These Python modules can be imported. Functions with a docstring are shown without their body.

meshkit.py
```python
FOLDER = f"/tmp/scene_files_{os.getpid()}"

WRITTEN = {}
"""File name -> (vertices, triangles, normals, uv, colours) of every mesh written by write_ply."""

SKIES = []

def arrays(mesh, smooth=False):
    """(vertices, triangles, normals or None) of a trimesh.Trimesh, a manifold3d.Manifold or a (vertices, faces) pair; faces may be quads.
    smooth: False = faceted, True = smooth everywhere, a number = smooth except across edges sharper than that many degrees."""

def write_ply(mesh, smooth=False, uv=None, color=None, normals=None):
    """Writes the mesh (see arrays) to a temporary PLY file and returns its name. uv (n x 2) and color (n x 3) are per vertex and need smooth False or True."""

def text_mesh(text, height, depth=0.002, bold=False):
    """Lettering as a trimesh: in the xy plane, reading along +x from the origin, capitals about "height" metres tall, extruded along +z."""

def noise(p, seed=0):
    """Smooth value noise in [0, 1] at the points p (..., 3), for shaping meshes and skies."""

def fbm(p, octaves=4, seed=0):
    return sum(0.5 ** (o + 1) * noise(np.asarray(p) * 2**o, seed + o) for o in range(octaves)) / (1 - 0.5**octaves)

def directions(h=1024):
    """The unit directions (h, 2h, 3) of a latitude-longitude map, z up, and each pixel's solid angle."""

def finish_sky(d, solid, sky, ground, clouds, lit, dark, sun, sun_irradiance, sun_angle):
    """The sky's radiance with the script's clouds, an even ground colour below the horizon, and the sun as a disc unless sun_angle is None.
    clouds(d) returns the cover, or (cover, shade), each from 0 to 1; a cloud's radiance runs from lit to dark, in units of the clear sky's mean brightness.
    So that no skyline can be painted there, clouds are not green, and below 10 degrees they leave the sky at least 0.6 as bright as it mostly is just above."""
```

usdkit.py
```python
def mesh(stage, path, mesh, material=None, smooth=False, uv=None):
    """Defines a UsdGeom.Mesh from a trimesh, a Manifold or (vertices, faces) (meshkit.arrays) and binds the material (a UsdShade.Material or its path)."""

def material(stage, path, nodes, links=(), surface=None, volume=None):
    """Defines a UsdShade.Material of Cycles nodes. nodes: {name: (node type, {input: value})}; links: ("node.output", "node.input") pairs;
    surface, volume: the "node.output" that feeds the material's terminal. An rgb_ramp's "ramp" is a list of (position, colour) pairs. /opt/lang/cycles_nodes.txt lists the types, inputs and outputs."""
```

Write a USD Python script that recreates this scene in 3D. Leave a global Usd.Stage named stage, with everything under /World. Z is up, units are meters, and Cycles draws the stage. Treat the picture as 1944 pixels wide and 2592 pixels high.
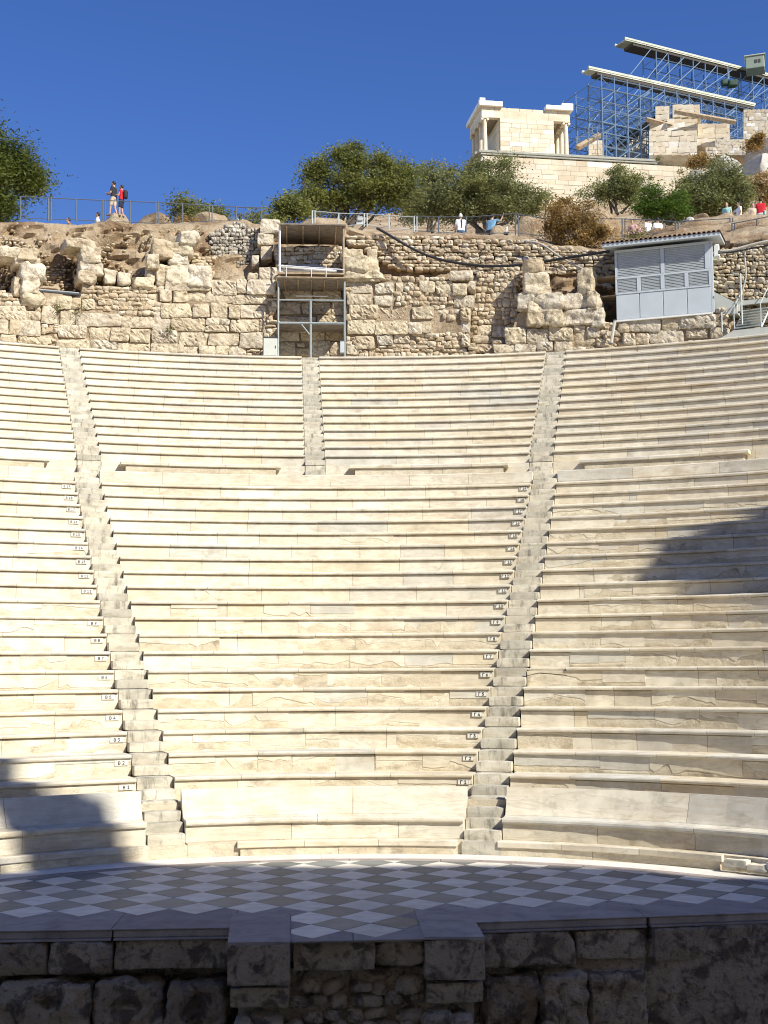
import math, random
import numpy as np, trimesh, manifold3d as m3
from shapely.geometry import Polygon, Point, box as sbox, LineString
from shapely.ops import unary_union
from shapely import prepare
from pxr import Usd, UsdGeom, UsdLux, UsdShade, Gf, Sdf
import usdkit, meshkit
stage = Usd.Stage.CreateInMemory()
UsdGeom.SetStageUpAxis(stage, 'Z'); UsdGeom.SetStageMetersPerUnit(stage, 1.0)
UsdGeom.Xform.Define(stage, '/World')
# ------------------------------------------------------------------ camera
EYE = np.array([0.0527, -16.2252, 3.492]); YAW, PIT, ROLL, FPX = 0.032414, 0.115742, -0.006115, 3385.99
PW, PH = 1944, 2592                                    # size of the photograph
_cy, _sy, _cp, _sp = math.cos(YAW), math.sin(YAW), math.cos(PIT), math.sin(PIT)
_F = np.array([_sy*_cp, _cy*_cp, _sp]); _R = np.array([_cy, -_sy, 0.0]); _D = np.array([_sy*_sp, _cy*_sp, -_cp])
CR = math.cos(ROLL)*_R - math.sin(ROLL)*_D; CD = math.sin(ROLL)*_R + math.cos(ROLL)*_D
cam = UsdGeom.Camera.Define(stage, '/World/camera')
m = Gf.Matrix4d(*CR, 0, *(-CD), 0, *(-_F), 0, *EYE, 1)
cam.AddTransformOp().Set(m)
cam.CreateHorizontalApertureAttr(24.0); cam.CreateFocalLengthAttr(24.0*FPX/PW)
cam.CreateClippingRangeAttr(Gf.Vec2f(0.05, 5000))
EXPOSURE = 0.72
cam.CreateExposureAttr(EXPOSURE)
# ------------------------------------------------------------------ sky and sun
AZ, EL = math.radians(43.0), math.radians(40.0)        # sun to the right behind the camera
SUN = np.array([math.sin(AZ)*math.cos(EL), -math.cos(AZ)*math.cos(EL), math.sin(EL)])
SKY_STRENGTH, SUN_INTENSITY = 0.084, 1.10
sky = usdkit.material(stage, '/World/Looks/sky_look', {
    's': ('sky_texture', {'sky_type': 'single_scattering', 'sun_disc': False, 'sun_elevation': EL, 'sun_rotation': math.atan2(SUN[0], SUN[1]),
                          'altitude': 150.0, 'air_density': 1.0, 'aerosol_density': 0.2, 'ozone_density': 5.0}),
    'h': ('hsv', {'hue': 0.517, 'saturation': 1.2, 'value': 1.0}), 'b': ('background_shader', {'strength': SKY_STRENGTH})}, [('s.color', 'h.color'), ('h.color', 'b.color')], surface='b.background')
dome = UsdLux.DomeLight.Define(stage, '/World/sky')
UsdShade.MaterialBindingAPI.Apply(dome.GetPrim()).Bind(sky)
sun = UsdLux.DistantLight.Define(stage, '/World/sun')
sun.CreateIntensityAttr(SUN_INTENSITY); sun.CreateAngleAttr(0.53); sun.CreateColorAttr(Gf.Vec3f(1.0, 0.968, 0.865)); sun.CreateNormalizeAttr(True)
zax = Gf.Vec3d(*SUN); xax = Gf.Cross(Gf.Vec3d(0, 0, 1), zax).GetNormalized(); yax = Gf.Cross(zax, xax)
sun.AddTransformOp().Set(Gf.Matrix4d(*xax, 0, *yax, 0, *zax, 0, 0, 0, 60, 1))

# ------------------------------------------------------------------ rays of the photograph -> points of the place
def ray(x, y): return _F + CR*((x-PW/2)/FPX) + CD*((y-PH/2)/FPX)
def at_z(x, y, z): d = ray(x, y); return EYE + d*((z-EYE[2])/d[2])
def at_r(x, y, r):                                     # on the upright cylinder of radius r round the theatre's axis
    d = ray(x, y); A = d[0]**2+d[1]**2; B = EYE[0]*d[0]+EYE[1]*d[1]; C = EYE[0]**2+EYE[1]**2-r*r
    return EYE + d*((-B+math.sqrt(B*B-A*C))/A)
def at_d(x, y, D): d = ray(x, y); return EYE + d*(D/math.hypot(d[0], d[1]))
def at_plane(x, y, p0, n): d = ray(x, y); return EYE + d*(np.dot(np.asarray(p0)-EYE, n)/np.dot(d, n))
def phi_of(P): return math.atan2(P[0], P[1])
def pol(r, ph, z): return np.array([r*math.sin(ph), r*math.cos(ph), z])
rad = math.radians

# ------------------------------------------------------------------ prims
_used = {}
def numbered(parent, name):
    k = (parent, name); n = _used.get(k, -1) + 1; _used[k] = n
    return name if n == 0 else f'{name}_{n:03d}'
def tagp(p, label=None, cat=None, group=None, kind=None):
    for k, v in (('label', label), ('category', cat), ('group', group), ('kind', kind)):
        if v: p.SetCustomDataByKey(k, v)
    return p
def thing(name, label, cat, loc=(0, 0, 0), rotz=0.0, group=None, kind=None):
    x = UsdGeom.Xform.Define(stage, '/World/' + numbered('/World', name))
    x.AddTranslateOp().Set(Gf.Vec3d(*map(float, loc)))
    if rotz: x.AddRotateZOp().Set(math.degrees(rotz))
    return tagp(x.GetPrim(), label, cat, group, kind)
def obj(name, mesh, mat, parent=None, smooth=False, label=None, cat=None, group=None, kind=None):
    base = str(parent.GetPath()) if parent is not None else '/World'
    p = usdkit.mesh(stage, base + '/' + numbered(base, name), mesh, M[mat] if isinstance(mat, str) else mat, smooth).GetPrim()
    return tagp(p, label, cat, group, kind)
def struct(name, mesh, mat, smooth=False): return obj(name, mesh, mat, None, smooth, kind='structure')

# ------------------------------------------------------------------ mesh helpers
class MB:
    def __init__(s): s.v, s.f, s.n = [], [], 0
    def add(s, v, f):
        v = np.asarray(v, float); f = np.asarray(f, int)
        if f.shape[1] == 4: f = np.vstack([f[:, [0, 1, 2]], f[:, [0, 2, 3]]])
        s.v.append(v); s.f.append(f + s.n); s.n += len(v); return s
    def mesh(s): return np.vstack(s.v), np.vstack(s.f)
    def box(s, c, size, rotz=0.0, ch=0.0):
        v, f = boxm(size, ch); c_, s_ = math.cos(rotz), math.sin(rotz)
        w = v.copy(); w[:, 0] = v[:, 0]*c_-v[:, 1]*s_; w[:, 1] = v[:, 0]*s_+v[:, 1]*c_
        return s.add(w + np.asarray(c, float), f)
    def tube(s, a, b, r, r2=None, n=6): v, f = tube([a, b], [r, r if r2 is None else r2], n); return s.add(v, f)
    def path(s, pts, r, n=6):
        v, f = tube(pts, [r]*len(pts) if np.isscalar(r) else r, n); return s.add(v, f)
def boxm(size, ch=0.0):
    sx, sy, sz = [x/2 for x in size]
    if ch <= 0:
        v = np.array([[x, y, z] for x in (-sx, sx) for y in (-sy, sy) for z in (-sz, sz)], float)
        f = np.array([[0, 1, 3, 2], [4, 6, 7, 5], [0, 4, 5, 1], [2, 3, 7, 6], [0, 2, 6, 4], [1, 5, 7, 3]])
        return v, np.vstack([f[:, [0, 1, 2]], f[:, [0, 2, 3]]])
    pts = []
    for x in (-1, 1):
        for y in (-1, 1):
            for z in (-1, 1):
                pts += [(x*sx, y*(sy-ch), z*(sz-ch)), (x*(sx-ch), y*sy, z*(sz-ch)), (x*(sx-ch), y*(sy-ch), z*sz)]
    h = trimesh.convex.convex_hull(np.array(pts)); return np.array(h.vertices), np.array(h.faces)
def tube(points, radii, n=6):
    p = np.asarray(points, float); t = np.gradient(p, axis=0); t /= np.linalg.norm(t, axis=1, keepdims=True)+1e-12
    ref = np.where(np.abs(t[:, 2:]) < 0.9, [0, 0, 1.0], [1.0, 0, 0]); a = np.cross(t, ref); a /= np.linalg.norm(a, axis=1, keepdims=True)+1e-12
    b = np.cross(t, a); g = np.arange(n)*2*np.pi/n
    v = p[:, None] + np.asarray(radii, float)[:, None, None]*(np.cos(g)[None, :, None]*a[:, None] + np.sin(g)[None, :, None]*b[:, None])
    i, j = np.meshgrid(np.arange(len(p)-1), np.arange(n), indexing='ij')
    q = np.stack([i*n+j, i*n+(j+1) % n, (i+1)*n+(j+1) % n, (i+1)*n+j], -1).reshape(-1, 4)
    f = np.vstack([q[:, [0, 1, 2]], q[:, [0, 2, 3]]]); v = v.reshape(-1, 3)
    k = len(v); v = np.vstack([v, p[0], p[-1]])
    e = [[k, (j+1) % n, j] for j in range(n)] + [[k+1, (len(p)-1)*n+j, (len(p)-1)*n+(j+1) % n] for j in range(n)]
    return v, np.vstack([f, e])
def prism(poly, z0, z1):
    """A shapely polygon as an upright prism."""
    out = MB()
    for g in getattr(poly, 'geoms', [poly]):
        if g.is_empty or g.area < 1e-5 or g.geom_type != 'Polygon': continue
        mm = trimesh.creation.extrude_polygon(g, z1-z0, engine='earcut'); out.add(np.array(mm.vertices)+[0, 0, z0], np.array(mm.faces))
    return out.mesh() if out.v else None
def arc_sweep(profile, ph0, ph1, seglen=0.7, jit=None):
    """A closed profile of (radius, z), counter-clockwise seen with the radius to the right, swept round the axis from ph0 to ph1, ends capped."""
    pr = np.asarray(profile, float); k = len(pr); L = abs(ph1-ph0)*pr[:, 0].mean(); n = max(1, int(math.ceil(L/seglen)))
    ph = np.linspace(ph0, ph1, n+1)
    v = np.stack([pr[None, :, 0]*np.sin(ph)[:, None], pr[None, :, 0]*np.cos(ph)[:, None], np.broadcast_to(pr[None, :, 1], (n+1, k))], -1).reshape(-1, 3)
    i, j = np.meshgrid(np.arange(n), np.arange(k), indexing='ij')
    q = np.stack([i*k+j, i*k+(j+1) % k, (i+1)*k+(j+1) % k, (i+1)*k+j], -1).reshape(-1, 4)
    f = np.vstack([q[:, [0, 1, 2]], q[:, [0, 2, 3]]])
    tri = trimesh.creation.triangulate_polygon(Polygon(pr), engine='earcut')
    tv, tf = np.asarray(tri[0]), np.asarray(tri[1])
    near = np.array([int(np.argmin(((pr-x)**2).sum(1))) for x in tv]); tf = near[tf]
    a = pr[tf]; cr = (a[:, 1, 0]-a[:, 0, 0])*(a[:, 2, 1]-a[:, 0, 1])-(a[:, 1, 1]-a[:, 0, 1])*(a[:, 2, 0]-a[:, 0, 0])
    tf = np.where(cr[:, None] > 0, tf, tf[:, ::-1])
    return v, np.vstack([f, tf, tf[:, ::-1] + n*k])
def rough_box(size, n=(5, 4, 4), rnd=0.12, amp=0.04, seed=0, freq=3.0, crag=0, cut=(0.72, 0.95)):
    """A weathered block: a box with worn corners and an uneven skin, centred on the origin."""
    s = np.asarray(size, float)
    b = trimesh.creation.box([2, 2, 2]); V, Fc, off = [], [], 0
    for ax in range(3):
        for sg in (-1, 1):
            u, w = [a for a in range(3) if a != ax]
            gu, gw = np.meshgrid(np.linspace(-1, 1, n[u]+1), np.linspace(-1, 1, n[w]+1), indexing='ij')
            p = np.zeros(gu.shape+(3,)); p[..., ax] = sg; p[..., u] = gu; p[..., w] = gw
            a, c = gu.shape; i, j = np.meshgrid(np.arange(a-1), np.arange(c-1), indexing='ij')
            q = np.stack([i*c+j, (i+1)*c+j, (i+1)*c+j+1, i*c+j+1], -1).reshape(-1, 4)
            if (sg > 0) == (ax == 1): q = q[:, ::-1]
            V.append(p.reshape(-1, 3)); Fc.append(q+off); off += p.size//3
    v = np.vstack(V)*s/2; q = np.vstack(Fc)
    r = min(s)*rnd; core = np.clip(v, -(s/2-r), s/2-r); d = v-core; ln = np.linalg.norm(d, axis=1, keepdims=True)
    v = core + d/np.maximum(ln, 1e-9)*np.minimum(ln, r)
    nz = (meshkit.fbm(v*freq+seed*7.31, 3, seed)-0.5)*2
    nv = v/(np.linalg.norm(v/s, axis=1, keepdims=True)*s.max()+1e-9)
    dirn = np.sign(v)*(np.abs(v)/(s/2))**4; dirn /= np.linalg.norm(dirn, axis=1, keepdims=True)+1e-9
    v = v + dirn*(nz*amp)[:, None]
    rc = np.random.default_rng(seed*31+5)
    for _ in range(crag):                              # broken off along random planes
        pn = rc.normal(size=3)/np.sqrt(s); pn /= np.linalg.norm(pn); dd = v@pn; v = v - pn*np.maximum(dd-dd.max()*rc.uniform(*cut), 0)[:, None]*0.95
    f = np.vstack([q[:, [0, 1, 2]], q[:, [0, 2, 3]]])
    mm = trimesh.Trimesh(v, f, process=False); mm.merge_vertices(digits_vertex=5)
    return np.array(mm.vertices), np.array(mm.faces)
def moved(vf, loc=(0, 0, 0), rz=0.0, rx=0.0, ry=0.0, scale=1.0):
    v, f = vf; v = np.asarray(v)*scale
    if rx: c, s = math.cos(rx), math.sin(rx); v = np.stack([v[:, 0], v[:, 1]*c-v[:, 2]*s, v[:, 1]*s+v[:, 2]*c], 1)
    if ry: c, s = math.cos(ry), math.sin(ry); v = np.stack([v[:, 0]*c+v[:, 2]*s, v[:, 1], -v[:, 0]*s+v[:, 2]*c], 1)
    if rz: c, s = math.cos(rz), math.sin(rz); v = np.stack([v[:, 0]*c-v[:, 1]*s, v[:, 0]*s+v[:, 1]*c, v[:, 2]], 1)
    return v+np.asarray(loc, float), f

# ------------------------------------------------------------------ materials
M = {}
def stone(name, cols, tint_noise=1.2, stain=(0.35, 0.3, 0.24), stain_amt=0.35, stain_scale=(1.5, 1.5, 3.0), bump=0.25, bump_scale=30.0, rough=0.8, pit=0.0, stain_at=(0.5, 0.75), spec=0.25, bdist=0.02, vein=None, dirt=None):
    cols = list(cols); k = len(cols)
    n = {'g': ('geometry', {}), 'o': ('object_info', {}), 'i': ('math', {'math_type': 'add'}), 'ra': ('rgb_ramp', {'ramp': [((a+0.5)/k, c) for a, c in enumerate(cols)]}),
         'mw': ('math', {'math_type': 'fraction'}),
         'n1': ('noise_texture', {'scale': tint_noise, 'detail': 5.0, 'roughness': 0.6}), 'r1': ('rgb_ramp', {'ramp': [(0.3, (0.82, 0.80, 0.77)), (0.7, (1.08, 1.08, 1.08))]}),
         'mu': ('mix_color', {'blend_type': 'multiply', 'fac': 1.0, 'use_clamp': False}),
         'mp': ('mapping', {'scale': stain_scale}), 'n2': ('noise_texture', {'scale': 1.0, 'detail': 7.0, 'roughness': 0.65, 'distortion': 0.6}),
         'r2': ('rgb_ramp', {'ramp': [(stain_at[0], (0, 0, 0)), (stain_at[1], (stain_amt,)*3)]}), 'mx': ('mix_color', {'b': stain}),
         'n3': ('noise_texture', {'scale': bump_scale, 'detail': 6.0, 'roughness': 0.65}), 'bp': ('bump', {'strength': bump, 'distance': bdist}),
         'p': ('principled_bsdf', {'roughness': rough, 'specular_ior_level': spec})}
    l = [('o.random', 'i.value1'), ('g.random_per_island', 'i.value2'), ('i.value', 'mw.value1'), ('mw.value', 'ra.fac'), ('g.position', 'n1.vector'), ('n1.fac', 'r1.fac'), ('ra.color', 'mu.a'), ('r1.color', 'mu.b'),
         ('g.position', 'mp.vector'), ('mp.vector', 'n2.vector'), ('n2.fac', 'r2.fac'), ('r2.color', 'sp.color'), ('mu.result', 'mx.a'), ('sp.r', 'mx.fac'),
         ('g.position', 'n3.vector'), ('n3.fac', 'bp.height'), ('bp.normal', 'p.normal')]
    n['sp'] = ('separate_color', {})
    src = 'mx.result'
    if pit:
        n['vo'] = ('voronoi_texture', {'scale': bump_scale*0.35}); n['rv'] = ('rgb_ramp', {'ramp': [(0.05, (1-pit,)*3), (0.22, (1, 1, 1))]})
        n['m2'] = ('mix_color', {'blend_type': 'multiply', 'fac': 1.0})
        l += [('g.position', 'vo.vector'), ('vo.distance', 'rv.fac'), ('mx.result', 'm2.a'), ('rv.color', 'm2.b')]; src = 'm2.result'
    if dirt:                                           # sparse dark weathering: (colour, amount, scale, from, to)
        n['dm'] = ('mapping', {'scale': dirt[2], 'location': (3.1, 7.7, 1.9)}); n['dn'] = ('noise_texture', {'scale': 1.0, 'detail': 6.0, 'roughness': 0.7, 'distortion': 0.3})
        n['dr'] = ('rgb_ramp', {'ramp': [(dirt[3], (0, 0, 0)), (dirt[4], (dirt[1],)*3)]}); n['ds'] = ('separate_color', {}); n['dx'] = ('mix_color', {'b': dirt[0]})
        l += [('g.position', 'dm.vector'), ('dm.vector', 'dn.vector'), ('dn.fac', 'dr.fac'), ('dr.color', 'ds.color'), ('ds.r', 'dx.fac'), (src, 'dx.a')]; src = 'dx.result'
    if vein:                                           # thin wandering veins: (colour, amount, scale)
        n['vm'] = ('mapping', {'scale': vein[2]}); n['vn'] = ('noise_texture', {'scale': 1.0, 'detail': 4.0, 'roughness': 0.6, 'distortion': 1.2})
        n['vr'] = ('rgb_ramp', {'ramp': [(0.462, (0, 0, 0)), (0.497, (vein[1],)*3), (0.503, (vein[1],)*3), (0.53, (0, 0, 0))]}); n['vs'] = ('separate_color', {}); n['vx'] = ('mix_color', {'b': vein[0]})
        l += [('g.position', 'vm.vector'), ('vm.vector', 'vn.vector'), ('vn.fac', 'vr.fac'), ('vr.color', 'vs.color'), ('vs.r', 'vx.fac'), (src, 'vx.a')]; src = 'vx.result'
    l.append((src, 'p.base_color'))
    M[name] = usdkit.material(stage, '/World/Looks/' + name, n, l, surface='p.BSDF')
def plain(name, col, rough=0.5, metal=0.0, var=0.12, scale=6.0, spec=0.4):
    M[name] = usdkit.material(stage, '/World/Looks/' + name, {'g': ('geometry', {}), 'n': ('noise_texture', {'scale': scale, 'detail': 4.0}),
        'r': ('rgb_ramp', {'ramp': [(0.3, tuple(c*(1-var) for c in col)), (0.7, tuple(min(1, c*(1+var)) for c in col))]}),
        'p': ('principled_bsdf', {'roughness': rough, 'metallic': metal, 'specular_ior_level': spec})}, [('g.position', 'n.vector'), ('n.fac', 'r.fac'), ('r.color', 'p.base_color')], surface='p.BSDF')
def leafy(name, cols, trans=0.35):
    k = len(cols)
    M[name] = usdkit.material(stage, '/World/Looks/' + name, {'g': ('geometry', {}), 'ra': ('rgb_ramp', {'ramp': [((a+0.5)/k, c) for a, c in enumerate(cols)]}),
        'n': ('noise_texture', {'scale': 0.9, 'detail': 3.0}), 'r': ('rgb_ramp', {'ramp': [(0.35, (0.7, 0.72, 0.7)), (0.65, (1.2, 1.15, 1.0))]}), 'mu': ('mix_color', {'blend_type': 'multiply', 'fac': 1.0, 'use_clamp': False}),
        'p': ('principled_bsdf', {'roughness': 0.55, 'specular_ior_level': 0.3}), 't': ('translucent_bsdf', {}), 'm': ('mix_closure', {'fac': trans})},
        [('g.random_per_island', 'ra.fac'), ('g.position', 'n.vector'), ('n.fac', 'r.fac'), ('ra.color', 'mu.a'), ('r.color', 'mu.b'), ('mu.result', 'p.base_color'), ('mu.result', 't.color'), ('p.BSDF', 'm.closure1'), ('t.BSDF', 'm.closure2')], surface='m.closure')
stone('marble', [(0.68, 0.62, 0.50), (0.72, 0.665, 0.545), (0.64, 0.58, 0.46), (0.70, 0.645, 0.525), (0.55, 0.535, 0.475), (0.75, 0.70, 0.58), (0.65, 0.575, 0.43), (0.71, 0.65, 0.52), (0.60, 0.56, 0.48)], 2.2, (0.46, 0.33, 0.19), 0.55, (0.55, 0.55, 3.5), 0.15, 60.0, 0.6, stain_at=(0.5, 0.74), vein=((0.40, 0.34, 0.26), 0.4, (0.6, 0.6, 3.4)), dirt=((0.20, 0.17, 0.12), 0.7, (1.6, 1.6, 2.4), 0.565, 0.78))
stone('marble_old', [(0.60, 0.53, 0.40), (0.66, 0.59, 0.45), (0.57, 0.50, 0.385), (0.69, 0.63, 0.495)], 3.0, (0.42, 0.335, 0.215), 0.7, (1.5, 1.5, 7.0), 0.7, 22.0, 0.85, stain_at=(0.47, 0.70), vein=((0.28, 0.22, 0.15), 0.3, (1.5, 1.5, 6.0)), dirt=((0.16, 0.13, 0.095), 0.75, (2.2, 2.2, 2.8), 0.545, 0.74))
stone('marble_step', [(0.58, 0.535, 0.435), (0.64, 0.59, 0.48), (0.52, 0.485, 0.40), (0.46, 0.43, 0.36), (0.61, 0.555, 0.45)], 2.0, (0.28, 0.25, 0.19), 0.75, (2.0, 2.0, 5.0), 0.5, 30.0, 0.85, stain_at=(0.46, 0.70), dirt=((0.13, 0.12, 0.095), 0.85, (6.0, 6.0, 1.4), 0.52, 0.68))
stone('floor_white', [(0.76, 0.71, 0.60), (0.82, 0.77, 0.66), (0.66, 0.62, 0.53), (0.78, 0.72, 0.60)], 3.0, (0.38, 0.35, 0.30), 0.7, (1.2, 4.0, 1.0), 0.1, 40.0, 0.55)
stone('floor_grey', [(0.20, 0.205, 0.185), (0.26, 0.265, 0.24), (0.15, 0.16, 0.145), (0.20, 0.205, 0.185)], 3.0, (0.30, 0.31, 0.30), 0.6, (1.0, 5.0, 1.0), 0.1, 40.0, 0.55)
stone('floor_slab', [(0.40, 0.335, 0.295), (0.45, 0.38, 0.33), (0.35, 0.29, 0.255)], 2.0, (0.20, 0.165, 0.15), 0.75, (2.2, 2.2, 2.2), 0.7, 30.0, 0.8, stain_at=(0.48, 0.72), dirt=((0.10, 0.085, 0.08), 0.7, (4.0, 4.0, 4.0), 0.60, 0.74))
stone('ring_white', [(0.72, 0.68, 0.61), (0.75, 0.71, 0.64)], 2.0, (0.5, 0.45, 0.38), 0.5, (1.0, 1.0, 1.0), 0.1, 40.0, 0.6)
stone('front_stone', [(0.52, 0.405, 0.28), (0.58, 0.465, 0.33), (0.45, 0.35, 0.245)], 3.5, (0.11, 0.08, 0.06), 0.85, (3.4, 3.4, 3.0), 1.0, 13.0, 0.95, pit=0.5, stain_at=(0.49, 0.60), bdist=0.09, dirt=((0.05, 0.04, 0.035), 0.8, (11.0, 11.0, 11.0), 0.56, 0.70))
stone('poros', [(0.60, 0.52, 0.37), (0.66, 0.575, 0.43), (0.55, 0.46, 0.32), (0.67, 0.60, 0.48), (0.53, 0.43, 0.29), (0.60, 0.55, 0.45), (0.63, 0.54, 0.38)], 1.8, (0.27, 0.19, 0.115), 0.8, (1.6, 1.6, 2.0), 0.9, 9.0, 0.95, pit=0.25, stain_at=(0.50, 0.72), bdist=0.07, vein=((0.20, 0.145, 0.09), 0.6, (1.1, 1.1, 1.3)), dirt=((0.22, 0.17, 0.11), 0.6, (2.5, 2.5, 2.0), 0.60, 0.76))
stone('rubble', [(0.48, 0.39, 0.265), (0.55, 0.465, 0.33), (0.60, 0.525, 0.39), (0.42, 0.335, 0.23), (0.53, 0.41, 0.275), (0.64, 0.57, 0.45)], 2.5, (0.28, 0.21, 0.14), 0.6, (2.0, 2.0, 2.0), 0.8, 12.0, 0.95, stain_at=(0.5, 0.75), bdist=0.05)
stone('grey_rubble', [(0.40, 0.36, 0.29), (0.48, 0.44, 0.36), (0.55, 0.51, 0.43), (0.34, 0.30, 0.25)], 2.5, (0.2, 0.17, 0.13), 0.6, (2.0, 2.0, 2.0), 0.8, 12.0, 0.95, bdist=0.05)
stone('limestone', [(0.46, 0.44, 0.40), (0.50, 0.48, 0.44)], 0.8, (0.25, 0.20, 0.15), 0.8, (0.4, 0.4, 0.5), 0.9, 3.0, 0.95, stain_at=(0.5, 0.7), bdist=0.2)
stone('temple_stone', [(0.66, 0.57, 0.43), (0.70, 0.62, 0.48), (0.72, 0.66, 0.55), (0.63, 0.54, 0.40)], 0.8, (0.45, 0.34, 0.22), 0.5, (0.5, 0.5, 1.5), 0.4, 8.0, 0.85)
stone('temple_new', [(0.80, 0.77, 0.70), (0.78, 0.74, 0.66)], 1.0, (0.6, 0.52, 0.4), 0.3, (0.5, 0.5, 1.5), 0.2, 8.0, 0.8)
stone('bastion_stone', [(0.58, 0.50, 0.37), (0.62, 0.54, 0.41), (0.64, 0.57, 0.45), (0.56, 0.47, 0.34), (0.60, 0.55, 0.46)], 0.6, (0.38, 0.30, 0.21), 0.5, (0.4, 0.4, 1.2), 0.4, 6.0, 0.9)
stone('coping', [(0.36, 0.36, 0.31)], 1.0, (0.2, 0.2, 0.16), 0.6, (1, 1, 1), 0.3, 8.0, 0.9)
# earth and conglomerate of the slope
M['earth'] = usdkit.material(stage, '/World/Looks/earth', {'g': ('geometry', {}), 'n1': ('noise_texture', {'scale': 0.45, 'detail': 8.0, 'roughness': 0.65}),
    'r1': ('rgb_ramp', {'ramp': [(0.32, (0.18, 0.11, 0.06)), (0.43, (0.32, 0.22, 0.13)), (0.54, (0.43, 0.33, 0.215)), (0.70, (0.52, 0.43, 0.31))]}),
    'v': ('voronoi_texture', {'scale': 5.5, 'randomness': 1.0}), 'rv': ('rgb_ramp', {'ramp': [(0.0, (0.62, 0.54, 0.42)), (0.26, (0.5, 0.42, 0.31)), (0.36, (0.0, 0.0, 0.0))]}),
    'n4': ('noise_texture', {'scale': 0.7, 'detail': 3.0}), 'r4': ('rgb_ramp', {'ramp': [(0.45, (0, 0, 0)), (0.6, (0.75, 0.75, 0.75))]}),
    'bw': ('rgb_to_bw', {}), 'gt': ('math', {'math_type': 'greater_than', 'value2': 0.2}), 'b4': ('rgb_to_bw', {}), 'ml': ('math', {'math_type': 'multiply'}),
    'mx': ('mix_color', {}), 'n2': ('noise_texture', {'scale': 3.0, 'detail': 10.0, 'roughness': 0.7}), 'bp': ('bump', {'strength': 1.0, 'distance': 0.25}), 'p': ('principled_bsdf', {'roughness': 0.95, 'specular_ior_level': 0.15})},
    [('g.position', 'n1.vector'), ('n1.fac', 'r1.fac'), ('g.position', 'v.vector'), ('v.distance', 'rv.fac'), ('rv.color', 'bw.color'), ('bw.val', 'gt.value1'), ('g.position', 'n4.vector'), ('n4.fac', 'r4.fac'), ('r4.color', 'b4.color'),
     ('gt.value', 'ml.value1'), ('b4.val', 'ml.value2'), ('ml.value', 'mx.fac'), ('r1.color', 'mx.a'), ('rv.color', 'mx.b'), ('mx.result', 'p.base_color'), ('g.position', 'n2.vector'), ('n2.fac', 'bp.height'), ('bp.normal', 'p.normal')], surface='p.BSDF')
leafy('olive_leaf', [(0.20, 0.215, 0.06), (0.28, 0.275, 0.09), (0.34, 0.33, 0.14), (0.23, 0.225, 0.055), (0.35, 0.30, 0.10), (0.12, 0.135, 0.04)], 0.45)
leafy('olive_dark', [(0.23, 0.245, 0.10), (0.30, 0.31, 0.15), (0.37, 0.37, 0.20), (0.24, 0.245, 0.09), (0.15, 0.165, 0.07)], 0.45)
leafy('pine_leaf', [(0.10, 0.125, 0.022), (0.15, 0.165, 0.025), (0.27, 0.25, 0.03), (0.07, 0.095, 0.02), (0.19, 0.19, 0.028)], 0.3)
leafy('bright_leaf', [(0.09, 0.155, 0.018), (0.125, 0.19, 0.025), (0.16, 0.22, 0.035)], 0.45)
leafy('dry_leaf', [(0.34, 0.225, 0.08), (0.42, 0.28, 0.105), (0.26, 0.19, 0.07), (0.24, 0.21, 0.085)], 0.35)
leafy('weed_leaf', [(0.16, 0.16, 0.05), (0.22, 0.19, 0.08), (0.10, 0.13, 0.03)], 0.25)
plain('bark', (0.10, 0.08, 0.06), 0.95, var=0.4, scale=20)
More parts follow.
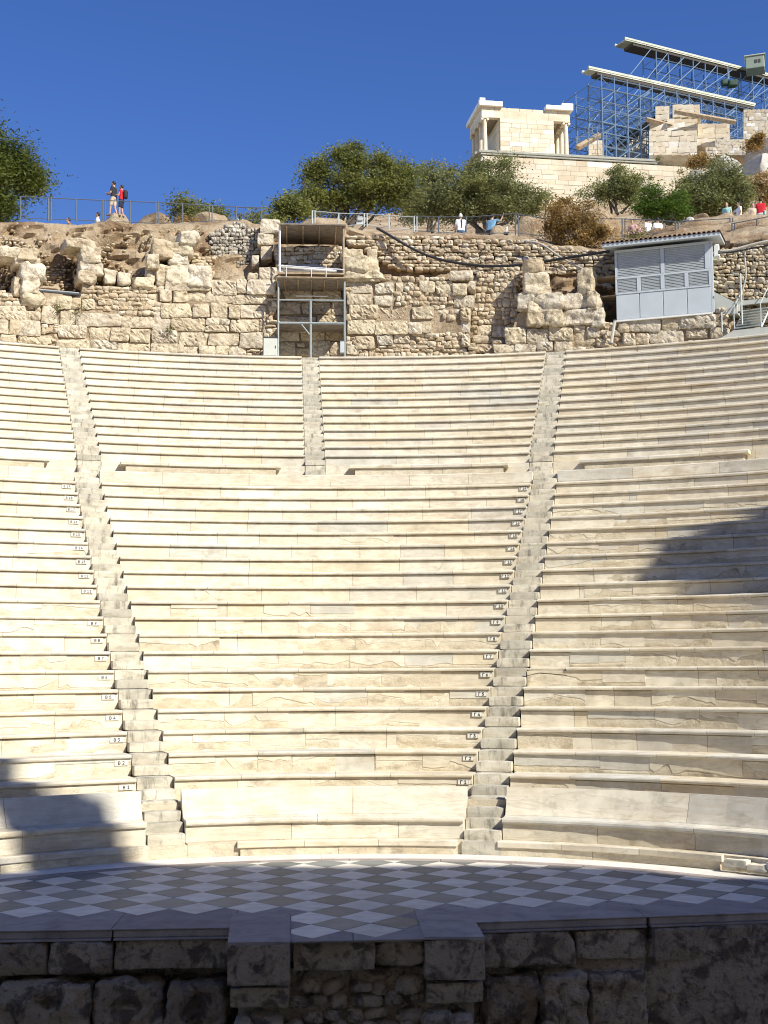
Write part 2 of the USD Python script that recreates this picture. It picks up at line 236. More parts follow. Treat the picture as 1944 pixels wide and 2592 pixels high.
plain('fence_metal', (0.10, 0.115, 0.13), 0.6, 0.2)
plain('fence_light', (0.42, 0.45, 0.43), 0.55, 0.2)
plain('grey_paint', (0.46, 0.50, 0.53), 0.55, var=0.05, scale=1.5)
plain('grey_shutter', (0.45, 0.48, 0.49), 0.6, var=0.08, scale=3)
plain('grey_dark', (0.06, 0.06, 0.065), 0.6)
plain('cabinet_paint', (0.50, 0.51, 0.46), 0.5, var=0.04)
plain('frame_metal', (0.36, 0.40, 0.40), 0.5, 0.25, var=0.1)
plain('white_pipe', (0.72, 0.72, 0.70), 0.5, var=0.05)
plain('roof_sheet', (0.20, 0.165, 0.13), 0.75, var=0.3, scale=5)
plain('clay_tile', (0.30, 0.21, 0.15), 0.85, var=0.35, scale=4)
plain('wood', (0.36, 0.27, 0.17), 0.8, var=0.3, scale=4)
plain('black_rubber', (0.018, 0.018, 0.02), 0.5)
plain('hose_grey', (0.40, 0.37, 0.31), 0.7)
plain('scaffold_tube', (0.22, 0.31, 0.42), 0.45, 0.4)
plain('deck', (0.50, 0.51, 0.40), 0.7, var=0.2, scale=1)
plain('deck_under', (0.07, 0.06, 0.05), 0.9)
plain('green_paint', (0.26, 0.31, 0.24), 0.6)
plain('dark_green', (0.02, 0.05, 0.03), 0.7)
plain('plate_white', (0.73, 0.69, 0.60), 0.5, var=0.03)
plain('letter_black', (0.02, 0.025, 0.03), 0.6)
plain('skin', (0.50, 0.30, 0.21), 0.6, var=0.06)
plain('hair_dark', (0.02, 0.015, 0.012), 0.6)
for nm, c in (('red', (0.55, 0.015, 0.03)), ('black', (0.025, 0.025, 0.03)), ('white', (0.78, 0.78, 0.78)), ('beige', (0.58, 0.47, 0.34)), ('blue', (0.16, 0.32, 0.46)), ('jeans', (0.07, 0.13, 0.22)), ('navy', (0.02, 0.025, 0.05)), ('teal', (0.30, 0.50, 0.45)), ('lilac', (0.40, 0.33, 0.5)), ('olive', (0.2, 0.2, 0.13)), ('pink', (0.55, 0.34, 0.34)), ('brown', (0.2, 0.13, 0.08))):
    plain('cloth_' + nm, c, 0.85, var=0.1, scale=10)
stone('mortar', [(0.40, 0.315, 0.215)], 2.0, (0.22, 0.155, 0.095), 0.85, (1.2, 1.2, 1.2), 1.0, 8.0, 0.95, bdist=0.08, stain_at=(0.45, 0.65))
stone('facade_stone', [(0.42, 0.34, 0.23), (0.46, 0.38, 0.27)], 0.6, (0.25, 0.19, 0.12), 0.5, (0.5, 0.5, 0.5), 0.5, 4.0, 0.95)
# ================================================================== the theatre
RL = lambda i: 11.0558 + 0.71203*(i-1)                 # lower rows 1..19: radius of the nose
ZL = lambda i: 1.30 + 0.42*(i-1)                       # underside of the nose
RU = lambda j: 26.2 + 0.58832*(j-1)                    # upper rows 1..14
ZU = lambda j: 10.203 + 0.38622*(j-1)
LIP = 0.075; SW = 0.75
PHI_ML, PHI_MR = rad(-16.9), rad(13.85)                # ends of the middle lower wedge
UP_A, UP_B, UP_C, UP_D = rad(-16.4), rad(-2.40), rad(-1.17), rad(13.3)
PHI_W, PHI_E = rad(-47), rad(54)
rng = np.random.default_rng(11)
# ---- stage wall behind the camera, whose broken top throws the shadow on the orchestra
top = [(-34, 0), (-34, 25.0), (-12, 25.4), (-6, 26.2), (0, 25.2), (6, 25.8), (11, 25.3), (13.2, 25.6), (13.2, 25.5), (15.68, 25.5), (15.70, 25.9), (15.62, 26.8), (15.45, 27.4), (15.1, 27.9), (14.4, 28.2), (14.4, 30.2), (15.9, 30.2), (16.75, 30.1), (16.8, 29.05), (17.3, 29.0), (17.32, 28.55), (17.95, 28.5),
       (17.95, 27.6), (18.1, 26.9), (18.2, 26.25), (19.7, 26.1), (20.6, 25.78), (22.0, 25.86), (23.4, 25.8), (24.6, 25.5), (25.4, 25.05), (25.5, 23.9), (26.4, 23.75), (29, 23.4), (34, 23.5), (34, 0)]
top = [(x+4.196, z+5.163 if z > 0 else 0.0) for x, z in top]; wall = Polygon(top)
for x0, w, h in ((0.05, 3.2, 6.6), (-11, 2.6, 5.2), (11, 2.6, 5.2), (-20, 2.6, 5.2), (22, 2.6, 5.2)):
    wall = wall.difference(unary_union([sbox(x0-w/2, 0, x0+w/2, h-w/2), Point(x0, h-w/2).buffer(w/2, 16)]))
def upright(poly, y0, y1):
    v, f = prism(poly, 0, y1-y0); v = np.stack([v[:, 0], y1-v[:, 2], v[:, 1]], 1); return v, f
sw = thing('stage_wall', 'tall ruined stone stage wall with arched doorways behind the camera', 'wall', (0, -19.0, 0))
obj('masonry', upright(wall, -0.35, 0.0), 'facade_stone', sw)
ew = thing('wing_wall', 'tall stone side wall at the right end of the seating', 'wall', (25.2, -2, 0))
obj('masonry', upright(Polygon([(0.0, 0), (0.0, 27.5), (0.75, 28.2), (1.7, 29.4), (2.5, 30.3), (4.1, 30.6), (5.0, 31.0), (14, 31.2), (14, 0)]), 0.0, 0.35), 'facade_stone', ew)
# ---- ground sheets
gr = prism(Polygon([(-400, -300), (400, -300), (400, 30), (-400, 30)]), -1.75, -1.7); struct('ground', gr, 'earth')
struct('stage_floor', prism(sbox(-16, -20.5, 16, -10.8), -1.69, 1.85), 'facade_stone')
# ---- orchestra floor
A0 = np.array([-1.255, 4.06]); TA = np.array([0.8165, 0.036]); TB = np.array([-0.045, 0.955]); RF = 9.0
def edge_y(x): return 2.50 + 0.016*(x+1.5) if x < 1 else 2.66 + 0.112*(x-1.87)
floor_poly = Point(0, 0).buffer(RF, 96).intersection(Polygon([(-12, edge_y(-12)), (-1.47, edge_y(-1.47)), (-1.47, 1.46), (1.88, 1.62), (1.88, edge_y(1.88)), (12, edge_y(12)), (12, 14), (-12, 14)]))
bay_l = Polygon([(-1.52, 3.50), (-0.68, 3.46), (-0.61, 1.46), (-1.41, 1.458)]); bay_r = Polygon([(1.10, 3.62), (1.875, 3.64), (1.905, 1.605), (1.125, 1.65)])
of = thing('orchestra_floor', None, None, (0, 0, 0), kind='structure')
obj('bedding', prism(floor_poly.buffer(-0.25), -0.30, -0.012), 'floor_slab', of)
tiles = []
inner = Point(0, 0).buffer(RF-0.28, 96)
left_lim = lambda c: c[1] > (edge_y(c[0])+1.0 if not -0.75 < c[0] < 1.15 else 1.95)
for i in range(-14, 16):
    for j in range(-5, 9):
        for white, o in ((True, 0.0), (False, 0.5)):
            c = A0 + (i+o)*TA + (j+o)*TB
            if not left_lim(c): continue
            q = Polygon([c-TA/2, c-TB/2, c+TA/2, c+TB/2]).buffer(-0.006, join_style=2).intersection(inner)
            if not white and c[1] < edge_y(c[0])+1.35 and not -0.75 < c[0] < 1.15: continue
            q = q.difference(bay_l.buffer(0.01)).difference(bay_r.buffer(0.01))
            if q.is_empty or q.area < 0.03 or q.geom_type != 'Polygon': continue
            tiles.append((q, white))
uni = unary_union([t[0].buffer(0.007, join_style=2) for t in tiles])
tiles.sort(key=lambda t: -t[0].centroid.y)
for q, white in tiles: obj('tile', prism(q, -0.011, 0.0 + rng.normal(0, 0.0012)), 'floor_white' if white else 'floor_grey', of)
rest = floor_poly.difference(uni).difference(bay_l).difference(bay_r)
cuts = [-12, -7.2, -5.1, -3.07, -1.45, 0.2, 1.85, 4.3, 6.6, 12]
for a, b in zip(cuts, cuts[1:]):
    for lo, hi in ((-1, 5.1), (5.1, 12)):
        g = rest.intersection(sbox(a+0.003, lo, b-0.003, hi)).buffer(-0.003)
        for gg in getattr(g, 'geoms', [g]):
            if gg.area > 0.02: obj('slab', prism(gg, -0.011, 0.001), 'floor_slab', of)
# white ring of slabs round the tiles
ring = thing('paved_ring', None, None, (0, 0, 0), kind='structure')
a = rad(-62)
while a < rad(64):
    b = a + rng.uniform(1.3, 1.9)/9.4; obj('slab', arc_sweep([(RF+0.002, -0.1), (9.66, -0.1), (9.66, 0.006), (RF+0.002, 0.006)], a, b-0.0004, 0.5), 'ring_white', ring); a = b
# ---- worn stone front of the orchestra
fw = thing('orchestra_front_wall', 'dark weathered stone front of the orchestra in shade with bay of two corner blocks', 'wall', (0, 0, 0))
def fblock(name, x0, x1, z0, z1, depth=0.8, out=0.0, amp=0.025, sd=0, n=(22, 6, 14), mat='front_stone', yfun=edge_y, rot=True, rnd=0.06):
    xm = (x0+x1)/2; th = math.atan2(yfun(x1)-yfun(x0), x1-x0) if rot else 0
    y = yfun(xm) - out
    obj(name, moved(rough_box((x1-x0-0.008, depth, z1-z0-0.006), n, rnd, amp, sd, 4.0, 8, (0.86, 0.99)), (xm, y+depth/2, (z0+z1)/2), th), mat, fw, smooth=40)
# edge slabs with fascia and a thin lip
for k, (x0, x1) in enumerate(((-8, -5.2), (-5.19, -3.06), (-3.04, -1.44), (1.89, 4.30), (4.33, 6.4), (6.41, 9))):
    xm = (x0+x1)/2; th = math.atan2(edge_y(x1)-edge_y(x0), x1-x0)
    obj('edge_slab', moved(boxm((x1-x0, 0.6, 0.10), 0.012), (xm, edge_y(xm)+0.32, -0.064), th), 'floor_slab', fw)
    obj('lip', moved(boxm((x1-x0-0.01, 0.6, 0.03), 0.008), (xm, edge_y(xm)+0.27, -0.131), th), 'floor_slab', fw)
X = [(-8, -5.2, 0.02, 0.0), (-5.19, -3.9, 0.05, 0.0), (-3.9, -3.05, 0.05, 0.0), (-3.02, -1.46, -0.02, 0.06), (1.92, 3.25, 0.03, -0.02), (3.25, 4.28, 0.0, 0.03), (4.36, 6.6, 0.07, 0.0), (6.61, 9, 0.05, 0.0)]
for k, (x0, x1, o, dz) in enumerate(X):
    fblock('upper_block', x0, x1, -0.60+dz, -0.148, 0.8, o, 0.04, 20+k)
for k, (x0, x1, o) in enumerate([(-8, -4.6, 0.10), (-4.6, -3.3, 0.12), (-3.28, -2.35, 0.10), (-2.34, -1.48, 0.13), (1.95, 2.72, 0.02), (2.74, 3.4, 0.20), (3.4, 4.26, 0.14), (4.3, 5.3, 0.02), (5.3, 6.3, 0.06), (6.3, 9, 0.05)]):
    fblock('lower_block', x0, x1, -1.72, -0.68 - (0.0 if k < 4 else 0.02), 0.9, o, 0.13, 60+k, (24, 6, 24), rnd=0.08)
# the bay: two corner blocks, a slab between them, rubble under
for k, (P, nm) in enumerate(((bay_l, 'corner_block'), (bay_r, 'corner_block'))):
    v, f = prism(P, -0.50, 0.012); obj(nm, (v, f), 'front_stone' if False else 'floor_slab', fw)
    c = P.centroid
    x0 = min(q[0] for q in P.exterior.coords); x1 = max(q[0] for q in P.exterior.coords)
    xx = sorted(q[0] for q in P.exterior.coords[2:4]); yy = min(q[1] for q in P.exterior.coords)
    obj('corner_face', moved(rough_box((xx[1]-xx[0]-0.005, 0.10, 0.50), (9, 3, 7), 0.08, 0.012, 7+k, 6), ((xx[0]+xx[1])/2, yy+0.035, -0.275)), 'front_stone', fw, smooth=40)
    obj('under_block', moved(rough_box((xx[1]-xx[0]-0.03, 1.4, 0.26), (8, 5, 5), 0.12, 0.04, 31+k, 4), ((xx[0]+xx[1])/2, yy+0.76, -0.70)), 'front_stone', fw, smooth=40)
obj('bay_slab', moved(boxm((1.70, 0.9, 0.03), 0.006), (0.256, 2.07, -0.028), 0.02), 'floor_slab', fw)
obj('bay_face', moved(rough_box((1.06, 0.7, 0.36), (12, 5, 6), 0.10, 0.035, 77, 4), (-0.05, 2.00, -0.22)), 'front_stone', fw, smooth=40)
obj('bay_face', moved(rough_box((0.66, 0.7, 0.36), (12, 5, 8), 0.10, 0.05, 78, 4, 6), (0.80, 2.02, -0.20)), 'front_stone', fw, smooth=40)
for k in range(64):                                    # rubble below the bay and corner blocks
    zz = -0.86-0.17*(k % 6)+rng.normal(0, 0.025); xx = -1.30+0.31*(k//6)+rng.normal(0, 0.05) + 0.12*(k % 2)
    y0 = 1.46 if (xx < -0.62 or xx > 1.12) else 1.72
    if zz > -0.9 and not -0.55 < xx < 1.05: continue
    if xx > 1.8: continue
    s = (rng.uniform(0.22, 0.44), 0.5, rng.uniform(0.13, 0.24))
    obj('rubble_stone', moved(rough_box(s, (5, 4, 4), 0.7, 0.04, 100+k, 6), (xx, y0+0.27+rng.uniform(-0.03, 0.08), zz + (0.22 if y0 > 1.5 else 0)), rng.normal(0, 0.12), 0, rng.normal(0, 0.12)), 'front_stone', fw, smooth=45)
obj('rubble_fill', moved(rough_box((3.1, 1.0, 1.5), (20, 4, 12), 0.05, 0.06, 99, 3), (0.25, 2.42, -1.15)), 'front_stone', fw, smooth=45)
obj('backing', prism(sbox(-8.5, 2.95, 9, 3.9), -1.74, -0.31), 'front_stone', fw)
struct('orchestra_base', prism(Point(0, 0).buffer(9.6, 64).intersection(sbox(-12, 3.95, 12, 12)), -1.74, -0.31), 'facade_stone')

# ---- seats
def cuts_of(ph0, ph1, r, mean, rg):
    n = max(1, int(round(abs(ph1-ph0)*r/mean))); w = rg.uniform(0.65, 1.35, n); c = np.concatenate([[0], np.cumsum(w)/w.sum()]); return ph0+(ph1-ph0)*c
def seat_profile(r, z, h, depth):
    b = z-(h-LIP)-0.012
    return [(r+0.062, b), (r+depth, b), (r+depth, z+LIP), (r+0.02, z+LIP), (r+0.004, z+LIP-0.012), (r-0.002, z+LIP-0.035), (r+0.004, z+0.012), (r+0.012, z+0.002), (r+0.09, z), (r+0.09, z-0.018), (r+0.062, z-0.024)]
def patch(ph0, ph1, r, z0, zt, rg, th=0.008):
    """Older, broken stone left standing under the newer marble: a ragged-topped skin on the riser."""
    n = max(6, int((ph1-ph0)*r/0.09)); x = np.linspace(0, 1, n+1)
    base = rg.uniform(0.15, 0.85); kind = rg.integers(0, 4); nb = int(rg.integers(3, 7)); bxs = np.sort(np.concatenate([[0, 1], rg.random(nb)])); bys = base+rg.normal(0, 0.22, nb+2)
    y = (np.interp(x, bxs, bys) if kind else np.full(n+1, base)) + rg.normal(0, 0.012, n+1)
    if kind == 3: y = np.where(x > rg.uniform(0.3, 0.8), y+rg.uniform(-0.4, 0.4), y)
    if kind == 2: y = np.where(x < rg.uniform(0.2, 0.7), y*0.55, y)
    y = np.clip(y, 0.08, 0.94); ph = ph0+(ph1-ph0)*x; y_cut = y.copy()
    rr = r - th*rg.uniform(0.4, 1.0, n+1)
    P = lambda ra, p, z: np.stack([ra*np.sin(p), ra*np.cos(p), z], 1)
    zt_ = z0+(zt-z0)*y; zb = np.full(n+1, z0); rin = np.full(n+1, r+0.03)
    mid = z0 + (zt_-z0)*0.5
    rows = [P(rr+0.004, ph, zb), P(rr-0.003, ph, mid), P(rr, ph, zt_-0.008), P(rr+0.012, ph, zt_), P(rin, ph, zt_)]
    v = np.vstack(rows); k = n+1; i, j = np.meshgrid(np.arange(len(rows)-1), np.arange(n), indexing='ij')
    q = np.stack([i*k+j, i*k+j+1, (i+1)*k+j+1, (i+1)*k+j], -1).reshape(-1, 4)
    f = np.vstack([q[:, [0, 1, 2]], q[:, [0, 2, 3]]])
    caps = []
    for j in (0, n):
        ids = [a*k+j for a in range(len(rows))]
        for a in range(1, len(ids)-1): caps.append([ids[0], ids[a+1], ids[a]] if j == 0 else [ids[0], ids[a], ids[a+1]])
    old = (v, np.vstack([f, caps]))
    if y.max() > 0.9 and rg.random() < 0.4: return old, None
    zb2 = z0+(zt-z0)*np.clip(y_cut+0.035, 0, 0.97); ztop = np.full(n+1, zt+0.012); ro = r-rg.uniform(0.004, 0.017)
    rows = [P(np.full(n+1, r+0.03), ph, zb2), P(np.full(n+1, ro+0.004), ph, zb2), P(np.full(n+1, ro), ph, np.minimum(zb2+0.01, ztop-0.002)), P(np.full(n+1, ro), ph, ztop), P(np.full(n+1, r+0.03), ph, ztop)]
    v2 = np.vstack(rows); i, j = np.meshgrid(np.arange(len(rows)-1), np.arange(n), indexing='ij'); q = np.stack([i*k+j, i*k+j+1, (i+1)*k+j+1, (i+1)*k+j], -1).reshape(-1, 4)
    f2 = np.vstack([q[:, [0, 1, 2]], q[:, [0, 2, 3]]]); caps2 = []
    for j in (0, n):
        ids = [a*k+j for a in range(len(rows))]
        for a in range(1, len(ids)-1): caps2.append([ids[0], ids[a+1], ids[a]] if j == 0 else [ids[0], ids[a], ids[a+1]])
    return old, (v2, np.vstack([f2, caps2]))
GREEK = chr(0x393)
def plate(row, ph_edge, r, z, text, framed):
    """Row number on a small white plate under the nose of the seat, at the end next to the stair."""
    w, h = (0.27, 0.10) if not framed else (0.23, 0.10)
    ph = ph_edge-(w/2+0.02)/r; t = np.array([math.cos(ph), -math.sin(ph), 0]); nrm = -np.array([math.sin(ph), math.cos(ph), 0]); up = np.array([0, 0, 1.0])
    c = pol(r+0.062, ph, z-0.085)
    Rm = np.stack([t, up, nrm], 1)
    v, f = boxm((w, h, 0.03)); obj('number_plate', (v@Rm.T + c + nrm*0.018, f), 'plate_white', row)
    mm = meshkit.text_mesh(text, 0.066, 0.004, bold=True); v = np.array(mm.vertices); v[:, :2] -= (v[:, :2].max(0)+v[:, :2].min(0))/2
    obj('lettering', (v@Rm.T + c + nrm*0.0335, np.array(mm.faces)), 'letter_black', row)
    if framed:
        fr = MB()
        for dx, dy, sx, sy in ((0, h/2-0.006, w, 0.005), (0, -h/2+0.006, w, 0.005), (-w/2+0.006, 0, 0.005, h-0.024), (w/2-0.006, 0, 0.005, h-0.024)):
            vv, ff = boxm((sx, sy, 0.004)); fr.add((vv+[dx, dy, 0])@Rm.T + c + nrm*0.034, ff)
        obj('plate_border', fr.mesh(), 'frame_metal', row)
def wedge(label, ends, rows, Rf, Zf, h, dr, old=None, mean=1.55, plates=None, seed=0, missing=()):
    rg = np.random.default_rng(seed)
    t = thing('seating_wedge', label, 'seating', (0, 0, 0), group='wedges of marble seat rows')
    for i in rows:
        r, z = Rf(i), Zf(i); p0, p1 = ends(r)
        row = obj('seat_row', arc_sweep([(r+0.12, z-h+LIP-0.02), (r+dr+0.05, z-h+LIP-0.02), (r+dr+0.05, z+LIP-0.03), (r+0.12, z+LIP-0.03)], p0+0.003, p1-0.003, 1.2), 'marble_old', t)
        c = cuts_of(p0, p1, r, mean*rg.uniform(0.85, 1.2), rg)
        for a, b in zip(c, c[1:]):
            am = (a+b)/2; worn = any(i == mi and lo < math.degrees(am) < hi for mi, lo, hi in missing)
            j = rg.normal(0, 0.0025); jz = rg.normal(0, 0.0012)
            pr = seat_profile(r+j, z+jz, h, dr+0.075)
            if worn: pr = [(r+0.16, z-h+LIP-0.012), (r+dr+0.075, z-h+LIP-0.012), (r+dr+0.075, z+LIP-0.01), (r+0.24, z+LIP-0.02), (r+0.17, z+0.0), (r+0.13, z-0.12), (r+0.15, z-0.25)]
            obj('seat_block', arc_sweep(pr, a+0.004/r, b-0.004/r, 0.75), 'marble_old' if worn else 'marble', row)
        if old:
            cc = cuts_of(p0, p1, r, rg.uniform(0.9, 1.7), rg)
            for a, b in zip(cc, cc[1:]):
                if rg.random() < old(i, math.degrees((a+b)/2)):
                    o_, n_ = patch(a+0.004/r, b-0.004/r, r+0.060, z-h+LIP+0.001, z-0.015, rg); obj('old_stone', o_, 'marble_old', row)
                    if n_: obj('facing', n_, 'marble', row)
        if plates and i <= 19 and not (i == 10 and plates == 'B '):
            plate(row, p1-0.004, r, z, plates+str(i), plates[0] == GREEK)
    return t
e_ll = lambda r: (PHI_W, PHI_ML-SW/r); e_lm = lambda r: (PHI_ML, PHI_MR); e_lr = lambda r: (PHI_MR+SW/r, PHI_E)
old_mid = lambda i, ph: 0.80 if i <= 8 else (0.55 if i == 9 else (0.25 if i == 10 else 0.03))
wedge('lower left wedge of cream marble seat rows with black row numbers at its stair end', e_ll, range(1, 20), RL, ZL, 0.42, 0.712, lambda i, p: 0.85 if i <= 9 else (0.5 if i == 10 else 0.03), plates='B ', seed=1)
wedge('broad lower middle wedge of cream marble seat rows facing the checkered orchestra', e_lm, range(1, 20), RL, ZL, 0.42, 0.712, old_mid, plates=GREEK+' ', seed=2)
wedge('lower right wedge of marble seat rows with a dark shadow across its upper rows', e_lr, range(1, 20), RL, ZL, 0.42, 0.712, lambda i, p: 0.82 if i <= 17 else 0.15, seed=3,
      missing=((14, 23.2, 26.4), (9, 26.6, 29.4), (6, 24.0, 28.5), (6, 15, 19)))
u_1 = lambda r: (PHI_W, UP_A-SW/r); u_2 = lambda r: (UP_A, UP_B); u_3 = lambda r: (UP_B+0.655/r, UP_D); u_4 = lambda r: (UP_D+SW/r, PHI_E)
for k, (e, lab) in enumerate(((u_1, 'upper wedge of marble seat rows at the far left above the walkway'), (u_2, 'upper wedge of marble seat rows left of the narrow central stair'), (u_3, 'upper wedge of marble seat rows right of the narrow central stair'), (u_4, 'upper right wedge of marble seat rows below the grey hut'))):
    wedge(lab, e, range(1, 15), RU, ZU, 0.38622, 0.588, None, 1.7, seed=10+k)
# parapet of the lower seats and the podium of the upper ones
def run(parent, name, prof, p0, p1, mean, mat, rg, gap=0.004, seg=0.75):
    c = cuts_of(p0, p1, prof[0][0], mean, rg)
    for a, b in zip(c, c[1:]):
        j = rg.normal(0, 0.002); obj(name, arc_sweep([(x+j, z) for x, z in prof], a+gap/prof[0][0], b-gap/prof[0][0], seg), mat, parent)
rp = np.random.default_rng(5)
for e, lab in ((e_ll, 'smooth marble parapet above the top row of the lower left wedge'), (e_lm, 'smooth marble parapet above the top row of the lower middle wedge'), (e_lr, 'smooth marble parapet above the top row of the lower right wedge')):
    t = thing('parapet', lab, 'parapet', group='parapets along the walkway')
    p0, p1 = e(24.3); run(t, 'slab', [(24.55, 8.93), (24.80, 8.93), (24.80, 9.37), (24.47, 9.37), (24.45, 9.35), (24.46, 9.05), (24.50, 8.93)], p0, p1, 2.1, 'marble', rp)
for e, lab in ((u_1, 'marble base wall under the far left upper wedge'), (u_2, 'marble base wall under the upper wedge left of the central stair'), (u_3, 'marble base wall under the upper wedge right of the central stair'), (u_4, 'marble base wall under the upper right wedge')):
    t = thing('base_wall', lab, 'wall', group='base walls along the walkway')
    p0, p1 = e(26.1); run(t, 'block', [(26.06, 9.22), (26.9, 9.22), (26.9, 9.885), (26.06, 9.885)], p0, p1, 1.9, 'marble', rp)
struct('walkway', arc_sweep([(24.81, 9.1), (26.05, 9.1), (26.05, 9.225), (24.81, 9.225)], PHI_W, PHI_E, 1.0), 'marble_step')
struct('seating_core', arc_sweep([(10.4, -1.7), (34.4, -1.7), (34.4, 15.0), (33.9, 14.7), (26.3, 9.6), (25.9, 9.05), (24.9, 9.0), (24.6, 8.55), (11.4, 0.7), (10.75, 0.7), (10.5, 0.2)], PHI_W, PHI_E, 2.0), 'marble_old')
def bench(label, prof, foot, p0, p1, mean, rg, group):
    t = thing('stone_bench', label, 'bench', group=group); run(t, 'seat', prof, p0, p1, mean, 'marble', rg); run(t, 'foot', foot, p0+0.006, p1-0.006, mean*1.3, 'marble_old', rg); return t
bp = [(25.60, 9.76), (25.63, 9.74), (26.02, 9.74), (26.02, 9.86), (25.62, 9.86), (25.60, 9.83)]; bf = [(25.66, 9.228), (26.01, 9.228), (26.01, 9.735), (25.66, 9.735)]
for xa, xb, y, lab in ((-150, 126, 1172, 'long stone bench on the walkway at the far left'), (306, 711, 1187, 'long stone bench on the walkway left of the central stair'), (886, 1286, 1188, 'long stone bench on the walkway right of the central stair'), (1466, 1895, 1165, 'long stone bench on the walkway below the upper right wedge')):
    bench(lab, bp, bf, phi_of(at_r(xa, y, 25.6)), phi_of(at_r(xb, y, 25.6)), 1.6, rp, 'stone benches on the walkway')
# podium seats with backrests round the orchestra
def podium(label, e, seed):
    rg = np.random.default_rng(seed); t = thing('podium_seat', label, 'bench', group='high backed marble seats round the orchestra')
    p0, p1 = e(10.0)
    run(t, 'base_block', [(9.66, 0.008), (10.2, 0.008), (10.2, 0.262), (9.66, 0.262)], p0 - (0.0 if seed != 2 else 0), p1, 1.7, 'marble_old', rg)
    run(t, 'riser', [(9.885, 0.265), (10.3, 0.265), (10.3, 0.56), (9.885, 0.56)], p0, p1, 2.0, 'marble', rg)
    run(t, 'seat', [(9.83, 0.575), (9.86, 0.563), (10.32, 0.563), (10.32, 0.69), (10.14, 0.69), (10.05, 0.672), (9.84, 0.665), (9.822, 0.64), (9.82, 0.60)], p0, p1, 2.6, 'marble', rg)
    run(t, 'backrest', [(10.15, 0.693), (10.33, 0.693), (10.45, 0.93), (10.45, 1.19), (10.37, 1.195), (10.31, 1.05), (10.235, 0.85), (10.18, 0.74)], p0, p1, 2.6, 'marble', rg)
podium('high backed marble seat left of the left stair partly in shadow', e_ll, 41); podium('high backed marble seat at the centre foot of the seating', e_lm, 42); podium('high backed marble seat right of the right stair', e_lr, 43)
struct('podium_passage', arc_sweep([(10.46, 0.6), (11.2, 0.6), (11.2, 0.945), (10.46, 0.945)], PHI_W, PHI_E, 1.0), 'marble_old')
struct('orchestra_step', arc_sweep([(9.665, -0.2), (9.9, -0.2), (9.9, 0.24), (9.665, 0.24)], PHI_ML-SW/9.7, PHI_ML, 0.5), 'marble_old')
struct('orchestra_step', arc_sweep([(9.6, -0.2), (9.9, -0.2), (9.9, 0.25), (9.6, 0.25)], PHI_MR, PHI_MR+SW/9.7, 0.5), 'marble_step')
fp = [(9.56, 0.165), (9.59, 0.15), (9.655, 0.15), (9.655, 0.275), (9.58, 0.275), (9.56, 0.255)]; ff_ = [(9.60, 0.008), (9.655, 0.008), (9.655, 0.148), (9.60, 0.148)]
for xa, xb, y, lab in ((-260, 298, 2170, 'low marble foot bench at the left end of the orchestra edge in shadow'), (601, 1156, 2135, 'low marble foot bench at the centre of the orchestra edge'), (1259, 1826, 2140, 'low marble foot bench along the right of the orchestra edge')):
    bench(lab, fp, ff_, phi_of(at_r(xa, y, 9.56)), phi_of(at_r(xb, y, 9.56)), 1.5, rp, 'low benches at the orchestra edge')
bs = thing('broken_stone', 'broken marble blocks at the right end of the orchestra edge', 'stone', tuple(at_r(1885, 2185, 9.6)))
for k, (x, y, z, w, d, h, a) in enumerate(((-0.12, 0.02, 0.0, 0.42, 0.16, 0.13, -0.75), (0.16, -0.28, -0.03, 0.36, 0.18, 0.10, -0.72), (0.40, -0.52, 0.0, 0.34, 0.16, 0.14, -0.85), (0.62, -0.82, -0.02, 0.5, 0.2, 0.11, -0.8))): obj('fragment', moved(rough_box((w, d, h), (8, 5, 5), 0.15, 0.035, 300+k, 7), (x, y, z), a), 'marble', bs, smooth=30)
# ---- stairs
def step(t, e0, r0, r1, ztop, zb, rg, worn=0.008):
    """One step: e0(r) gives the two end angles."""
    p0, p1 = e0((r0+r1)/2); w = abs(p1-p0)*r0; c = (p0+p1)/2
    v, f = rough_box((w-0.008, r1-r0, ztop-zb), (6, 4, 4), 0.12, worn, int(rg.integers(1e6)), 5.0)
    v = v + [0, (r0+r1)/2, (ztop+zb)/2]; co, s = math.cos(c), math.sin(c)
    obj('step', (np.stack([v[:, 0]*co+v[:, 1]*s, -v[:, 0]*s+v[:, 1]*co, v[:, 2]], 1), f), 'marble_step', t, smooth=40)
def stair(label, lo, up, seed):
    rg = np.random.default_rng(seed); t = thing('stone_stair', label, 'stairs', group='stairs between the seating wedges')
    if lo:
        for r0, z in ((9.80, 0.44), (10.02, 0.63), (10.24, 0.82), (10.5, 0.99)): step(t, lo, r0, r0+0.6, z, z-0.3, rg)
        for i in range(1, 20):
            step(t, lo, RL(i)-0.2, RL(i)+0.35, ZL(i)+LIP-0.21, ZL(i)-0.34, rg); step(t, lo, RL(i)+0.15, RL(i)+0.75, ZL(i)+LIP, ZL(i)-0.22, rg)
        step(t, lo, RL(20)-0.2, RL(20)+0.3, 9.15, 8.8, rg); step(t, lo, RL(20)+0.1, RL(20)+0.6, 9.33, 9.0, rg)
    for r0, z in ((25.35, 9.40), (25.6, 9.57), (25.85, 9.74), (26.05, 9.91)): step(t, up, r0, r0+0.5, z, z-0.35, rg)
    for j in range(1, 15):
        step(t, up, RU(j)-0.16, RU(j)+0.30, ZU(j)+LIP-0.193, ZU(j)-0.3, rg); step(t, up, RU(j)+0.13, RU(j)+0.65, ZU(j)+LIP, ZU(j)-0.2, rg)
stair('worn grey stone stair climbing left of the middle seats with dark streaks', lambda r: (PHI_ML-SW/r, PHI_ML), lambda r: (UP_A-SW/r, UP_A), 1)
